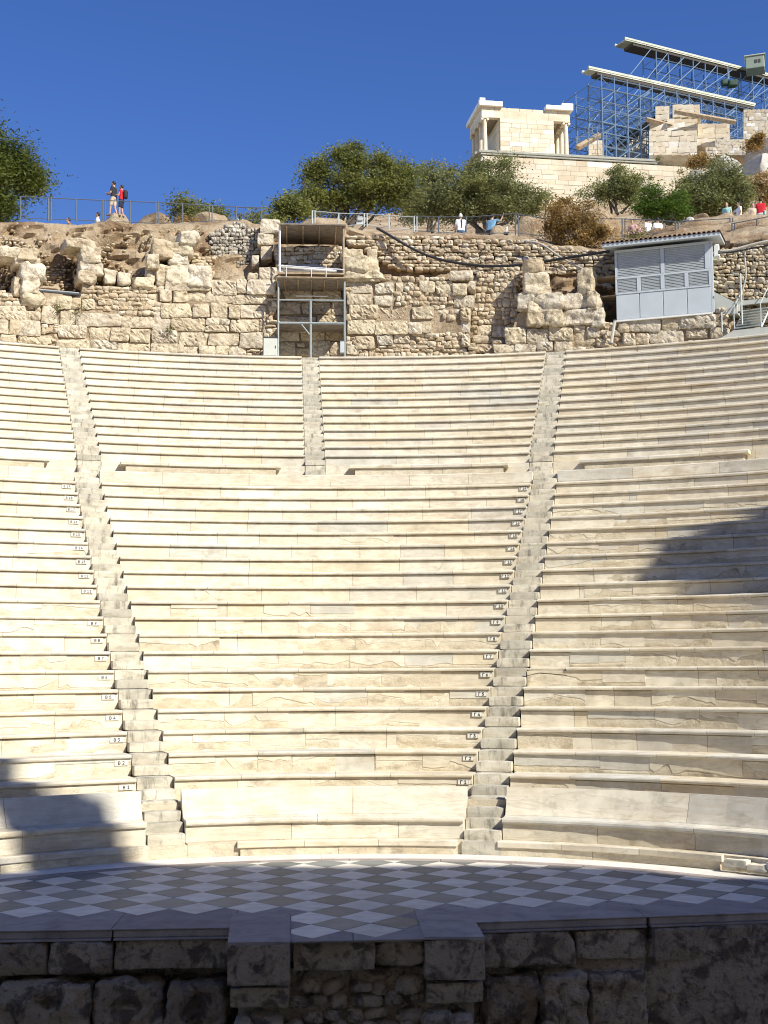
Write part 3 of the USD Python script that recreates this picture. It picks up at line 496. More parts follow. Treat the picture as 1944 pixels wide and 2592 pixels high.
stair('worn stone stair climbing right of the middle seats beside the right wedges', lambda r: (PHI_MR, PHI_MR+SW/r), lambda r: (UP_D, UP_D+SW/r), 2)
stair('short narrow stone stair in the centre of the upper seats', None, lambda r: (UP_B, UP_B+0.655/r), 3)
struct('top_walkway', arc_sweep([(34.45, 14.9), (36.4, 14.9), (36.4, 15.28), (34.45, 15.28)], PHI_W, PHI_E, 1.5), 'marble_step')
# ================================================================== the slope above the seats
def interp(xs, pts): return np.interp(xs, [p[0] for p in pts], [p[1] for p in pts])
RIM = [(-500, 575), (0, 563), (80, 559), (200, 567), (330, 567), (480, 568), (560, 566), (600, 558), (616, 552), (640, 566), (730, 570), (800, 566), (870, 571), (900, 580), (960, 590), (1180, 593), (1340, 604), (1400, 618), (1560, 640), (1640, 628), (1830, 612), (1944, 596), (2100, 590), (2500, 570)]
LEDGE = [(-500, 735), (0, 736), (60, 742), (100, 752), (190, 752), (235, 724), (370, 724), (400, 718), (690, 712), (880, 704), (930, 700), (1010, 700), (1150, 705), (1185, 830), (1295, 838), (1320, 760), (1420, 740), (1450, 810), (1545, 815), (1830, 790), (1900, 835), (2500, 830)]
BASE_Z = 15.2
xs = np.concatenate([np.arange(-420, 2420, 9.0)])
rows_t = np.concatenate([np.linspace(0, 1, 46)])
def cliff_r(x, y):
    led = interp(x, LEDGE); rim = interp(x, RIM)
    k = np.clip((led-y)/10.0+0.5, 0, 1); k = k*k*(3-2*k)
    up = np.clip((led-y)/(led-rim+1e-6), 0, 1)
    mid = 1/(1+np.exp(-(x-697)/2.5))*1/(1+np.exp((x-880)/2.5)); rec = 1/(1+np.exp(-(x-1186)/2.5))*1/(1+np.exp((x-1318)/2.5))
    return 35.52 + k*0.95 + 0.9*up**1.5 + (0.60*mid + 0.65*rec)*(1-k)
V = []
for x in xs:
    rim = float(interp(x, RIM)); yb = 912 if x > 0 else 905
    for s in rows_t:
        y = yb + (rim-yb)*s; V.append(at_r(x, y, float(cliff_r(x, y))))
V = np.array(V).reshape(len(xs), len(rows_t), 3)
# onward from the rim: terrain in rings of growing distance; target heights follow the skyline of each stretch
def ground_y(x, D):                                    # the height (as the photograph's row) at which the ground lies at distance D
    rim = float(interp(x, RIM)); flat = float(interp(x, [(-500, 590), (0, 590), (640, 592), (720, 588), (900, 583), (1100, 585), (1330, 588), (1420, 560), (1600, 557), (1700, 548), (1944, 540), (2500, 530)]))
    far = float(interp(x, [(-500, 640), (650, 620), (750, 575), (830, 552), (1000, 540), (1150, 530), (1230, 524), (1400, 522), (1600, 505), (1740, 480), (1800, 450), (1944, 400), (2500, 380)]))
    crest = float(interp(x, [(-500, 585), (0, 572), (330, 575), (600, 572), (720, 575), (870, 578), (960, 591), (1180, 592), (1340, 602), (1400, 598), (1575, 594), (1640, 586), (1700, 572), (1760, 556), (1840, 547), (1944, 544), (2500, 530)])); path = crest + float(interp(x, [(-500, 70), (1340, 62), (1450, 30), (1580, 46), (2500, 46)]))
    k = np.clip((D-53)/7.0, 0, 1); k = k*k*(3-2*k); k1 = np.clip((D-60.5)/4.0, 0, 1); k2 = np.clip((D-82)/40.0, 0, 1)
    return rim + (crest-rim)*k + (path-crest)*k1 + (far-path)*k2
Ds = np.concatenate([np.linspace(0, 1, 26)[1:]*14, 14+np.linspace(0, 1, 24)[1:]*58])
TER = []
for xi, x in enumerate(xs):
    rimP = V[xi, -1]; D0 = math.hypot(rimP[0]-EYE[0], rimP[1]-EYE[1]); col = []
    for d in Ds: col.append(at_d(x, ground_y(x, D0+d), D0+d))
    TER.append(col)
TER = np.array(TER)
back = TER[:, -1:].copy(); back[..., 1] += 30; back[..., 2] -= 10; back2 = back.copy(); back2[..., 1] += 60; back2[..., 2] -= 45
G = np.concatenate([V, TER, back, back2], 1)
Nr = G.shape[1]
nz = (meshkit.fbm(G*0.55, 5, 3)-0.5)*2; nz2 = (meshkit.fbm(G*1.9+9.1, 4, 8)-0.5)*2; rg1 = 1-np.abs(meshkit.fbm(G*np.array([0.9, 0.9, 1.6])+31.0, 4, 12)-0.5)*5; rg1 = np.clip(rg1, 0, 1)**2
amp = np.zeros(Nr); amp[2:44] = 1.0; amp[44:60] = 0.45; amp[60:] = 0.25
led_row = np.array([[1.0 if (s < 0.98) else 0.3 for s in rows_t]])
dirn = np.stack([np.sin(np.arctan2(G[..., 0], G[..., 1])), np.cos(np.arctan2(G[..., 0], G[..., 1])), np.zeros(G.shape[:2])], -1)
up = np.zeros_like(dirn); up[..., 2] = 1
isup = np.zeros(Nr); isup[46:] = 1
yy = np.array([[ (912 + (float(interp(x, RIM))-912)*s) for s in rows_t] for x in xs]); low = yy > np.array([[float(interp(x, LEDGE))] for x in xs])
a2 = np.ones(G.shape[:2]); a2[:, :46] = np.where(low, 0.25, 1.0)
off = (nz*0.75 + nz2*0.30 - rg1*0.32)*amp[None, :]*a2
Gd = G - dirn*(off*(1-isup))[..., None] + up*(off*isup*0.8)[..., None]
i, j = np.meshgrid(np.arange(len(xs)-1), np.arange(Nr-1), indexing='ij')
q = np.stack([i*Nr+j, (i+1)*Nr+j, (i+1)*Nr+j+1, i*Nr+j+1], -1).reshape(-1, 4)
struct('hillside', (Gd.reshape(-1, 3), q), 'earth', smooth=35)
def terrain_at(x, D):                                  # ground point below the photograph's column x at distance D
    xi = np.interp(x, xs, np.arange(len(xs))); a = int(min(max(xi, 0), len(xs)-2)); fr = xi-a
    col = Gd[a, 45:46+len(Ds)]*(1-fr) + Gd[a+1, 45:46+len(Ds)]*fr
    dd = np.hypot(col[:, 0]-EYE[0], col[:, 1]-EYE[1]); z = np.interp(D, dd, col[:, 2])
    P = at_d(x, 600, D); P[2] = z; return P

# ---- stones of the ruined walls
def stone_quad(x0, y0, x1, y1, r, depth=0.45, seed=0, bulge=0.07, amp=0.035, jit=0.06, nx=None, ny=None, gap=0.8, rnd=5.0, lean=0.0, ew=0.2):
    """A stone whose face fills the given cell of the wall (cell in photograph units, on the cylinder r), with worn outline and pillowed, uneven face."""
    rg = np.random.default_rng(seed*7919+13)
    w, h = x1-x0-gap, y1-y0-gap; nx = nx or int(np.clip(round(w/4.5), 4, 18)); ny = ny or int(np.clip(round(h/4.5), 4, 12))
    u, v = np.meshgrid(np.linspace(-1, 1, nx+1), np.linspace(-1, 1, ny+1), indexing='ij')
    m_ = np.maximum(np.abs(u), np.abs(v))+1e-9; l_ = (np.abs(u)**rnd+np.abs(v)**rnd)**(1/rnd)+1e-9
    su, sv = u*m_/l_, v*m_/l_
    cj = rg.normal(0, jit, (4, 2)); bu, bv = (su+1)/2, (sv+1)/2
    du = (cj[0, 0]*(1-bu)*(1-bv)+cj[1, 0]*bu*(1-bv)+cj[2, 0]*bu*bv+cj[3, 0]*(1-bu)*bv); dv = (cj[0, 1]*(1-bu)*(1-bv)+cj[1, 1]*bu*(1-bv)+cj[2, 1]*bu*bv+cj[3, 1]*(1-bu)*bv)
    ang = np.stack([su*w/30+seed*1.7, sv*h/30+seed*0.3, np.zeros_like(su)], -1)
    wob = (meshkit.fbm(ang*1.7, 3, 5)-0.5)*2
    X = (x0+x1)/2 + (su/2+du)*w + wob*(np.abs(u) > 0.99)*1.6; Y = (y0+y1)/2 + (sv/2+dv)*h + wob*(np.abs(v) > 0.99)*1.6
    edge = np.clip((1-m_)/ew, 0, 1); edge = np.sqrt(edge*(2-edge))
    nzz = (meshkit.fbm(ang*3.4+50, 4, 9)-0.5)*2
    D = -bulge*edge - amp*nzz*(0.4+0.6*edge)
    O = np.zeros(u.shape+(3,)); c0 = at_r((x0+x1)/2, (y0+y1)/2, r)
    ph0 = phi_of(c0); e1 = np.array([math.cos(ph0), -math.sin(ph0), 0]); rr = np.array([math.sin(ph0), math.cos(ph0), 0])
    px_ = at_r((x0+x1)/2+5, (y0+y1)/2, r)-c0; py_ = at_r((x0+x1)/2, (y0+y1)/2+5, r)-c0
    O = c0 + (X-(x0+x1)/2)[..., None]*px_/5 + (Y-(y0+y1)/2)[..., None]*py_/5 + (D + (Y-(y0+y1)/2)/max(h, 1)*-2*lean)[..., None]*rr
    ring = [(a, 0) for a in range(nx+1)] + [(nx, b) for b in range(1, ny+1)] + [(a, ny) for a in range(nx-1, -1, -1)] + [(0, b) for b in range(ny-1, 0, -1)]
    V_ = list(O.reshape(-1, 3)); k = len(V_); idx = [a*(ny+1)+b for a, b in ring]
    for t in idx: V_.append(V_[t] + rr*depth)
    i, j = np.meshgrid(np.arange(nx), np.arange(ny), indexing='ij')
    q = np.stack([i*(ny+1)+j, i*(ny+1)+j+1, (i+1)*(ny+1)+j+1, (i+1)*(ny+1)+j], -1).reshape(-1, 4)
    L = len(idx); q2 = np.array([[idx[a], idx[(a+1) % L], k+(a+1) % L, k+a] for a in range(L)])
    f = np.vstack([q, q2]); f = np.vstack([f[:, [0, 1, 2]], f[:, [0, 2, 3]]])
    return np.array(V_), f[:, ::-1]
class Mask:
    def __init__(s): s.a = np.zeros((460, 2900), bool)    # rows 500..960, columns -450..2450
    def cells(s, x0, y0, x1, y1): return s.a[max(0, int(y0-500)):max(1, int(y1-500)), max(0, int(x0+450)):max(1, int(x1+450))]
    def put(s, *c): s.cells(*c)[:] = True
    def share(s, *c): k = s.cells(*c); return k.mean() if k.size else 1.0
mask = Mask()
s0 = 1659/500; s1 = 1659/694
def L0(t): return [(a/s0, 540+b/s0, c/s0, 540+d/s0) for a, b, c, d in t]
def L1(t): return [(400+a/s0, 540+b/s0, 400+c/s0, 540+d/s0) for a, b, c, d in t]
def L2(t): return [(850+a/s0, 540+b/s0, 850+c/s0, 540+d/s0) for a, b, c, d in t]
def L3(t): return [(1250+a/s1, 500+b/s1, 1250+c/s1, 500+d/s1) for a, b, c, d in t]
big_left = L0([(-260, 770, -5, 880), (-300, 885, -10, 1010), (-280, 1015, -5, 1085), (0, 775, 212, 890), (0, 893, 75, 1012), (78, 893, 168, 1025), (170, 900, 338, 1022), (0, 1018, 135, 1082), (140, 1028, 440, 1090), (215, 820, 345, 895), (350, 775, 480, 925), (345, 695, 470, 772), (472, 690, 600, 800), (500, 805, 628, 930),
    (640, 835, 1020, 950), (1025, 865, 1280, 958), (480, 938, 730, 1048), (750, 960, 925, 1062), (930, 965, 1090, 1072), (1095, 970, 1258, 1080), (1270, 980, 1480, 1085), (1285, 865, 1432, 975), (480, 1055, 758, 1140), (760, 1066, 980, 1135), (985, 1085, 1275, 1172), (1280, 1090, 1490, 1168), (600, 700, 690, 800), (690, 720, 800, 810)]) + \
    L1([(35, 750, 285, 865), (287, 760, 432, 870), (440, 755, 592, 878), (595, 768, 690, 880), (695, 770, 900, 882), (108, 872, 400, 992), (405, 880, 520, 935), (522, 885, 600, 935), (405, 940, 600, 992), (660, 890, 850, 1002), (430, 1010, 685, 1112), (690, 1005, 892, 1132), (168, 996, 412, 1112), (60, 552, 448, 650), (450, 560, 665, 682), (668, 555, 742, 668), (750, 560, 992, 670), (635, 680, 935, 762),
        (750, 503, 852, 560), (852, 450, 1000, 558), (125, 635, 245, 745), (245, 650, 395, 745), (130, 1120, 340, 1182), (345, 1114, 480, 1182), (490, 1115, 590, 1188), (592, 1115, 740, 1190), (15, 640, 120, 740), (610, 890, 655, 990), (855, 890, 900, 990), (400, 655, 630, 750)])
big_mid = L1([(1010, 740, 1200, 845), (1205, 750, 1450, 845), (1455, 740, 1560, 850), (1010, 865, 1180, 925), (1185, 870, 1330, 930), (1335, 860, 1560, 930), (1010, 990, 1185, 1072), (1190, 990, 1400, 1066), (1405, 990, 1545, 1070), (1010, 1080, 1150, 1202), (1290, 1072, 1440, 1195), (1155, 1128, 1285, 1202), (1445, 1080, 1560, 1190), (1060, 640, 1300, 735), (1305, 640, 1550, 735)])
big_right = L2([(110, 573, 312, 668), (320, 580, 472, 668), (92, 678, 310, 762), (325, 690, 476, 772), (120, 770, 355, 885), (360, 775, 628, 888), (650, 785, 827, 888), (90, 895, 340, 1012), (342, 900, 597, 1012), (610, 912, 722, 1008), (725, 905, 800, 1000), (820, 882, 1055, 1002), (170, 1030, 330, 1133), (342, 1018, 485, 1102), (490, 1012, 622, 1088), (840, 568, 982, 668), (700, 570, 830, 660), (990, 590, 1100, 690), (1000, 692, 1160, 792), (1045, 795, 1132, 900), (505, 580, 568, 660),
    (1110, 560, 1170, 640), (80, 400, 255, 512), (60, 330, 210, 396), (85, 515, 370, 568), (260, 300, 350, 510), (960, 480, 1150, 560), (1055, 905, 1130, 1000), (1060, 1005, 1120, 1110), (92, 1100, 190, 1180)])
big_recess = L2([(1190, 940, 1312, 1022), (1316, 940, 1436, 1042), (1140, 1025, 1310, 1090), (1170, 1095, 1356, 1172), (1360, 1100, 1530, 1168), (1534, 1095, 1659, 1165)])
big_base = L3([(65, 790, 200, 882), (202, 795, 330, 882), (332, 785, 480, 862), (0, 886, 125, 940), (128, 886, 250, 940), (255, 870, 355, 925), (820, 735, 1010, 815), (1020, 725, 1128, 802), (1130, 705, 1350, 788), (1160, 792, 1300, 852), (775, 820, 852, 890), (856, 820, 937, 885), (945, 805, 1148, 882), (1305, 790, 1420, 850), (750, 755, 818, 816), (490, 800, 620, 900), (625, 850, 715, 900), (480, 775, 550, 815), (560, 780, 640, 845), (365, 865, 480, 930)])
for l in (big_left, big_mid, big_right, big_recess, big_base):
    for c in l: mask.put(*c)
def fill(poly, w, h, rg, skip=0.30):
    """Courses of smaller stones inside a region, where no big stone lies."""
    P = Polygon(poly); prepare(P); x0, y0, x1, y1 = P.bounds; out = []; y = y0
    while y < y1:
        hh = rg.uniform(*h); x = x0 - rg.uniform(0, w[1])
        while x < x1:
            ww = rg.uniform(*w)*(1.35 if rg.random() < 0.12 else 1.0); h2 = hh*rg.uniform(0.75, 1.12); dy = rg.normal(0, hh*0.10)
            c = (x, y+dy, x+ww, y+dy+h2)
            if P.contains(Point(x+ww/2, y+hh/2)) and mask.share(*c) < skip: out.append(c)
            x += ww
        y += hh
    return out
def ruin(label, bigs, smalls, r_big, r_small, seed, mat_small='rubble', kind='ruined wall', name='ruined_wall', cap=300, cols=None):
    rg = np.random.default_rng(seed); t = thing(name, label, kind)
    items = [(c, r_big, 'poros', 0.03, 0.06) for c in bigs] + [(c, r_small, mat_small, 0.045, 0.045) for c in smalls]
    items.sort(key=lambda it: -(it[0][2]-it[0][0])*(it[0][3]-it[0][1])); rest_ = MB()
    for k, (c, r, mt, bu, am) in enumerate(items):
        rr = r + rg.normal(0, 0.05 if mt == 'poros' else 0.03)
        bigk = mt == 'poros'; v = stone_quad(*c, rr, 0.6, seed*1000+k, bu*rg.uniform(0.6, 1.3), am*rg.uniform(0.7, 1.5), 0.045 if bigk else 0.09, gap=0.1 if bigk else 0.0, rnd=14.0 if bigk else 6.0, ew=0.13 if bigk else 0.3)
        if k < cap: obj('stone', v, mt, t, smooth=32)
        else: rest_.add(*v)
    if cols:                                           # mortar and packing behind the faces
        x0_, x1_, top_ = cols; gx = np.arange(x0_, x1_+1, 10.0); gs = np.linspace(0, 1, 16)
        W = np.array([[at_r(x, 910+(top_(x)-910)*s, (r_big if bigs else r_small)+0.075+0.05*(meshkit.fbm(np.array([x*0.05, s*5, seed]), 3, 2)-0.5)) for s in gs] for x in gx]); nn = len(gs)
        i, j = np.meshgrid(np.arange(len(gx)-1), np.arange(nn-1), indexing='ij'); q = np.stack([i*nn+j, (i+1)*nn+j, (i+1)*nn+j+1, i*nn+j+1], -1).reshape(-1, 4)
        obj('mortar', (W.reshape(-1, 3), q), 'mortar', t, smooth=50)
    if rest_.v: obj('small_stones', rest_.mesh(), mat_small, t, smooth=50, kind='stuff')
    return t
rf = np.random.default_rng(21)
Lx = lambda a, b, st=20: [(x, float(interp(x, LEDGE))) for x in np.arange(a, b+1, st)]
wall_left = Lx(-160, 700) + [(700, 905), (-160, 870)]
ruin('ruined wall of big pale blocks above the left seats up to the metal booth', big_left, fill(wall_left, (9, 24), (7, 14), rf), 35.30, 35.33, 1, cols=(-160, 698, lambda x: float(interp(x, LEDGE))+3))
ruin('patched stone wall in shade behind the metal frame booth', big_mid, fill([(698, 625), (880, 625), (880, 905), (698, 905)], (10, 24), (8, 15), rf), 35.75, 35.77, 2, cols=(698, 880, lambda x: 630))
ruin('ruined wall of weathered blocks and small squared stones right of the metal booth', big_right, fill(Lx(876, 1184) + [(1184, 900), (876, 905)], (9, 22), (8, 14), rf), 35.25, 35.28, 3, cols=(877, 1184, lambda x: float(interp(x, LEDGE))+3))
ruin('low rubble wall in the recess left of the right stone pier', big_recess, fill([(1186, 690), (1320, 690), (1300, 905), (1180, 905)], (9, 20), (8, 15), rf), 35.9, 35.93, 4, cols=(1186, 1312, lambda x: 698))
ruin('low base wall of worn blocks under the right pier and the grey hut', big_base, fill([(1190, 850), (1300, 838), (1540, 812), (1840, 780), (1840, 870), (1400, 905), (1190, 905)], (10, 22), (8, 15), rf), 35.15, 35.22, 5, cols=(1300, 1840, lambda x: max(790, float(interp(x, LEDGE))+3)))
ruin('long rubble retaining wall below the path right of the booth', [], fill([(868, 602), (960, 598), (1178, 597), (1182, 606), (1345, 606), (1420, 624), (1560, 645), (1560, 745), (1470, 700), (1400, 690), (1330, 700), (1200, 705), (1190, 690), (1130, 685), (1010, 690), (960, 650), (900, 620)], (9, 24), (6, 12), rf), 36.6, 36.75, 6, kind='wall', name='retaining_wall')
ruin('grey rubble core with rounded stones left of the booth roof', L1([(865, 50, 1020, 160), (840, 165, 975, 265), (970, 255, 1010, 360), (865, 275, 955, 385), (1000, 340, 1055, 420), (790, 350, 850, 440)]), fill([(530, 590), (600, 560), (680, 590), (690, 655), (660, 700), (560, 705), (540, 660)], (6, 13), (6, 11), rf, 0.6), 36.2, 36.85, 7, 'grey_rubble')
ruin('coursed small stone patch above the ashlar left of the grey rubble core', [], fill([(478, 640), (540, 650), (542, 700), (475, 700)], (9, 20), (6, 9), rf), 36.3, 36.3, 8, kind='wall', name='wall_patch')
ruin('rubble wall with stones at the far right behind the metal stair', [], fill([(1806, 640), (1944, 618), (2100, 610), (2100, 830), (1880, 830), (1806, 795)], (8, 18), (6, 12), rf), 36.3, 36.3, 9, kind='wall', name='stone_wall')
# scattered stones set in the brown slope on the left
t = thing('stony_bank', 'bank of small stones set in brown earth between the left piers', 'bank', kind='stuff'); mb = MB()
for k, c in enumerate(fill([(0, 600), (60, 610), (100, 640), (190, 650), (240, 640), (380, 700), (380, 722), (230, 722), (190, 748), (100, 748), (0, 732)], (6, 13), (5, 9), rf)):
    if rf.random() < 0.55: mb.add(*stone_quad(*c, float(cliff_r(c[0], c[1]))-0.10+rf.uniform(-0.1, 0.12), 0.4, 5000+k, 0.05, 0.03, 0.1, nx=4, ny=4, gap=1.2, rnd=3))
for k in range(170):
    x = rf.uniform(-50, 560); y = rf.uniform(575, 640); mb.add(*stone_quad(x, y, x+rf.uniform(4, 12), y+rf.uniform(4, 8), float(cliff_r(x, y))-rf.uniform(-0.2, 0.15), 0.4, 6000+k, 0.05, 0.03, 0.12, nx=4, ny=4, rnd=3))
obj('stones', mb.mesh(), 'rubble', t, smooth=50, kind='stuff')
# ---- piers: stacks of eroded blocks standing proud of the slope
def pier(label, cells, r, depth, seed):
    t = thing('stone_pier', label, 'ruin', group=None); rg = np.random.default_rng(seed)
    for k, c in enumerate(cells):
        x0, y0, x1, y1 = c; P = at_r((x0+x1)/2, (y0+y1)/2, r+depth/2+rg.normal(0, 0.06)); s = 0.0157
        w, h = (x1-x0)*s*1.16, (y1-y0)*s*1.16
        obj('block', moved(rough_box((w, depth*rg.uniform(0.85, 1.1), h), (16, 10, 16), 0.12, 0.14, seed*50+k, 3.2, 13, (0.82, 0.99)), P, -phi_of(P)+rg.normal(0, 0.06)), 'poros', t, smooth=28)
pier('eroded stone pier at the far left beside a dark hollow', L0([(180, 675, 330, 790), (180, 555, 305, 690), (175, 455, 350, 565), (120, 400, 300, 470), (150, 330, 292, 420), (110, 570, 168, 700), (0, 330, 150, 400)]), 35.1, 1.2, 1)
pier('leaning stone pier topped by a loose block, second from the left', L0([(685, 595, 760, 700), (645, 520, 772, 610), (662, 440, 800, 530), (675, 325, 828, 442), (550, 255, 762, 322), (765, 460, 855, 548), (870, 500, 962, 612), (985, 532, 1077, 628), (1115, 560, 1262, 645)]), 35.3, 1.1, 2)
pier('big tumbled stone pier left of the grey rubble core', L0([(1310, 470, 1420, 640), (1400, 475, 1600, 640), (1600, 480, 1760, 640), (1230, 500, 1312, 600), (1240, 385, 1330, 500), (1285, 265, 1445, 400), (1440, 280, 1600, 375), (1420, 370, 1570, 460), (1500, 190, 1640, 290)]), 35.15, 1.3, 3)
pier('tall stone pier standing right of the recess wall', L3([(190, 480, 322, 600), (190, 395, 292, 478), (160, 590, 255, 690), (200, 645, 265, 785), (255, 603, 424, 704), (428, 600, 582, 692), (265, 704, 330, 787), (330, 700, 420, 785), (418, 692, 592, 780), (525, 455, 602, 595), (585, 590, 640, 690), (590, 690, 660, 790)]), 34.9, 1.0, 4)
pier('worn stone jamb right of the booth canopy', L2([(80, 395, 258, 515), (60, 328, 214, 398), (85, 512, 372, 570), (262, 395, 350, 515)]), 35.0, 1.0, 5)
# ================================================================== trees and bushes
def crown_mesh(blobs, n, leaf, rg, aspect=0.45, droop=0.2, clump=0.55):
    """Leaf faces in clumps spread through the volume of several lobes. blobs: (centre, radii)."""
    vol = np.array([np.prod(b[1]) for b in blobs])**0.67; pick = rg.choice(len(blobs), size=max(8, n//230), p=vol/vol.sum())
    C = np.array([blobs[k][0] for k in pick], float); Rr = np.array([blobs[k][1] for k in pick], float)
    d = rg.normal(size=(len(C), 3)); d /= np.linalg.norm(d, axis=1, keepdims=True); rr = rg.uniform(0.25, 1.0, len(C))**0.5
    cc = C + d*Rr*rr[:, None]*(0.85+0.3*rg.random((len(C), 1)))
    k = rg.integers(0, len(cc), n); size = clump*rg.uniform(0.5, 1.3, len(cc))
    off = rg.normal(size=(n, 3))*np.array([1, 1, 0.65])*size[k][:, None]*0.55
    P = cc[k] + off; P[:, 2] -= droop*np.linalg.norm(off[:, :2], axis=1)
    u = rg.normal(size=(n, 3)); u[:, 2] *= 0.7; u /= np.linalg.norm(u, axis=1, keepdims=True)
    w = np.cross(u, rg.normal(size=(n, 3))); w /= np.linalg.norm(w, axis=1, keepdims=True)+1e-9
    s = leaf*rg.uniform(0.6, 1.4, n)[:, None]
    v = np.stack([P-u*s/2, P+w*s*aspect/2+u*s*0.05, P+u*s/2, P-w*s*aspect/2+u*s*0.05], 1).reshape(-1, 3)
    f = np.arange(4*n).reshape(-1, 4)
    return v, np.vstack([f[:, [0, 1, 2]], f[:, [0, 2, 3]]])
def tree(name, label, cat, base, blobs_px, D, n, leaf, mat, seed, stems=3, stem_r=0.14, aspect=0.4, clump=0.6, lean=0.0, group=None):
    """blobs_px: (x, y, half width, half height[, dD]) lobes of the crown as seen, at distance D; base: the foot (x, y or None) on the ground."""
    rg = np.random.default_rng(seed); k = D/FPX*1.02
    bx, by = base; B = terrain_at(bx, D) if by is None else at_d(bx, by, D)
    t = thing(name, label, cat, B, group=group)
    bl = []
    for b in blobs_px:
        dD = b[4] if len(b) > 4 else 0.0; P = at_d(b[0], b[1], D+dD)-B; bl.append((P, np.array([b[2]*k, max(b[2], b[3])*k*0.8, b[3]*k])))
    trunk = MB()
    for q_ in range(stems):
        tgt = bl[q_ % len(bl)]; end = tgt[0] + rg.normal(size=3)*tgt[1]*0.3; st = np.array([rg.normal(0, 0.25), rg.normal(0, 0.2), -0.3])*(1 if stems > 1 else 0.3)
        mid = st*0.5+end*0.45+rg.normal(size=3)*0.18; pts = np.array([st, st*0.75+mid*0.25+rg.normal(size=3)*0.05, mid, mid*0.5+end*0.5+rg.normal(size=3)*0.15, end])
        trunk.path(pts, [stem_r, stem_r*0.8, stem_r*0.6, stem_r*0.4, stem_r*0.15], 7)
        for _ in range(5):
            o = bl[rg.integers(len(bl))]; e2 = o[0]+rg.normal(size=3)*o[1]*0.55; m2 = pts[2+rg.integers(2)]
            trunk.path([m2, m2*0.5+e2*0.5+rg.normal(size=3)*0.12, e2], [stem_r*0.4, stem_r*0.25, stem_r*0.08], 5)
    obj('trunk', trunk.mesh(), 'bark', t, smooth=60)
    obj('crown', crown_mesh(bl, n, leaf, rg, aspect, clump=clump), mat, t)
    return t
tree('pine_tree', 'yellow green pine tree at the left edge above the fence', 'tree', (-60, None), [(-30, 320, 42, 34), (20, 385, 52, 38), (68, 440, 44, 38), (0, 470, 55, 44), (-70, 420, 80, 70), (85, 462, 26, 24), (-45, 525, 66, 34), (10, 530, 30, 26)], 60, 34000, 0.18, 'pine_leaf', 1, 2, 0.2, 0.28, 0.75)
tree('olive_tree', 'large rounded olive tree with many stems behind the fence left of the white capped person', 'tree', (880, 580), [(905, 400, 62, 45), (855, 425, 60, 50), (960, 440, 55, 50), (800, 450, 48, 42), (880, 470, 80, 42), (780, 500, 50, 32), (990, 410, 38, 34), (1000, 480, 55, 45), (1025, 440, 35, 40), (940, 490, 70, 36), (820, 505, 60, 30), (1030, 505, 44, 40), (930, 440, 60, 50)], 68, 42000, 0.15, 'olive_leaf', 2, 9, 0.13)
tree('olive_tree', 'dark slender olive tree between the two large olive trees', 'tree', (1090, 575), [(1090, 440, 36, 30), (1085, 480, 42, 40), (1105, 500, 50, 36), (1065, 510, 36, 30)], 76, 15000, 0.16, 'olive_dark', 3, 3, 0.12)
tree('olive_tree', 'wide olive tree in front of the pale bastion wall behind the path walkers', 'tree', (1220, 578), [(1240, 430, 62, 36), (1180, 455, 62, 42), (1300, 470, 60, 40), (1240, 490, 95, 40), (1150, 500, 60, 38), (1340, 505, 45, 32), (1290, 520, 80, 28), (1200, 525, 80, 26), (1130, 530, 50, 24), (1090, 505, 50, 34), (1060, 535, 50, 26), (1215, 475, 60, 40)], 66, 40000, 0.145, 'olive_dark', 4, 9, 0.12)
tree('shrub', 'small grey green shrub at the left end of the olive trees', 'shrub', (745, 575), [(745, 512, 30, 26), (725, 530, 28, 20), (770, 520, 26, 24), (712, 548, 20, 14)], 63, 3600, 0.18, 'olive_leaf', 5, 3, 0.06)
tree('shrub', 'low round shrub behind the fence left of the booth roof', 'shrub', (670, 575), [(670, 556, 34, 16), (640, 562, 20, 10)], 62, 1800, 0.16, 'olive_leaf', 15, 2, 0.04)
tree('young_tree', 'small young tree at the left of three above the brown rocks', 'tree', (463, 572), [(462, 520, 16, 20), (455, 510, 10, 12), (470, 535, 16, 14)], 64, 1500, 0.16, 'olive_leaf', 6, 2, 0.04)
tree('young_tree', 'small grey green tree in the middle of three above the brown rocks', 'tree', (500, 572), [(505, 522, 18, 16), (498, 538, 20, 14), (515, 535, 14, 14)], 65, 1500, 0.16, 'olive_dark', 7, 2, 0.04)
tree('young_tree', 'small low tree at the right of three above the brown rocks', 'tree', (545, 572), [(545, 536, 17, 14), (555, 545, 12, 10)], 66, 1000, 0.15, 'olive_leaf', 8, 2, 0.03)
tree('olive_tree', 'sparse leaning olive tree in front of the middle of the bastion wall', 'tree', (1560, 530), [(1560, 450, 30, 30), (1590, 460, 38, 30), (1500, 475, 28, 24), (1545, 485, 36, 28), (1610, 490, 40, 30), (1480, 490, 14, 12), (1600, 470, 40, 26)], 84, 13000, 0.16, 'olive_dark', 9, 5, 0.10)
tree('pine_bush', 'bright green young pine left of the dark olive trees on the right', 'tree', (1690, 555), [(1670, 520, 42, 30), (1700, 530, 36, 26), (1650, 490, 26, 24), (1640, 530, 36, 20), (1705, 500, 26, 22), (1725, 545, 24, 16)], 76, 15000, 0.16, 'bright_leaf', 10, 3, 0.10, 0.3)
tree('olive_tree', 'tall dark olive tree below the limestone cliff on the right', 'tree', (1830, 545), [(1825, 440, 36, 36), (1840, 470, 50, 45), (1790, 480, 46, 40), (1750, 480, 40, 34), (1860, 500, 45, 36), (1800, 520, 70, 24), (1740, 515, 40, 28)], 80, 30000, 0.16, 'olive_dark', 11, 7, 0.12)
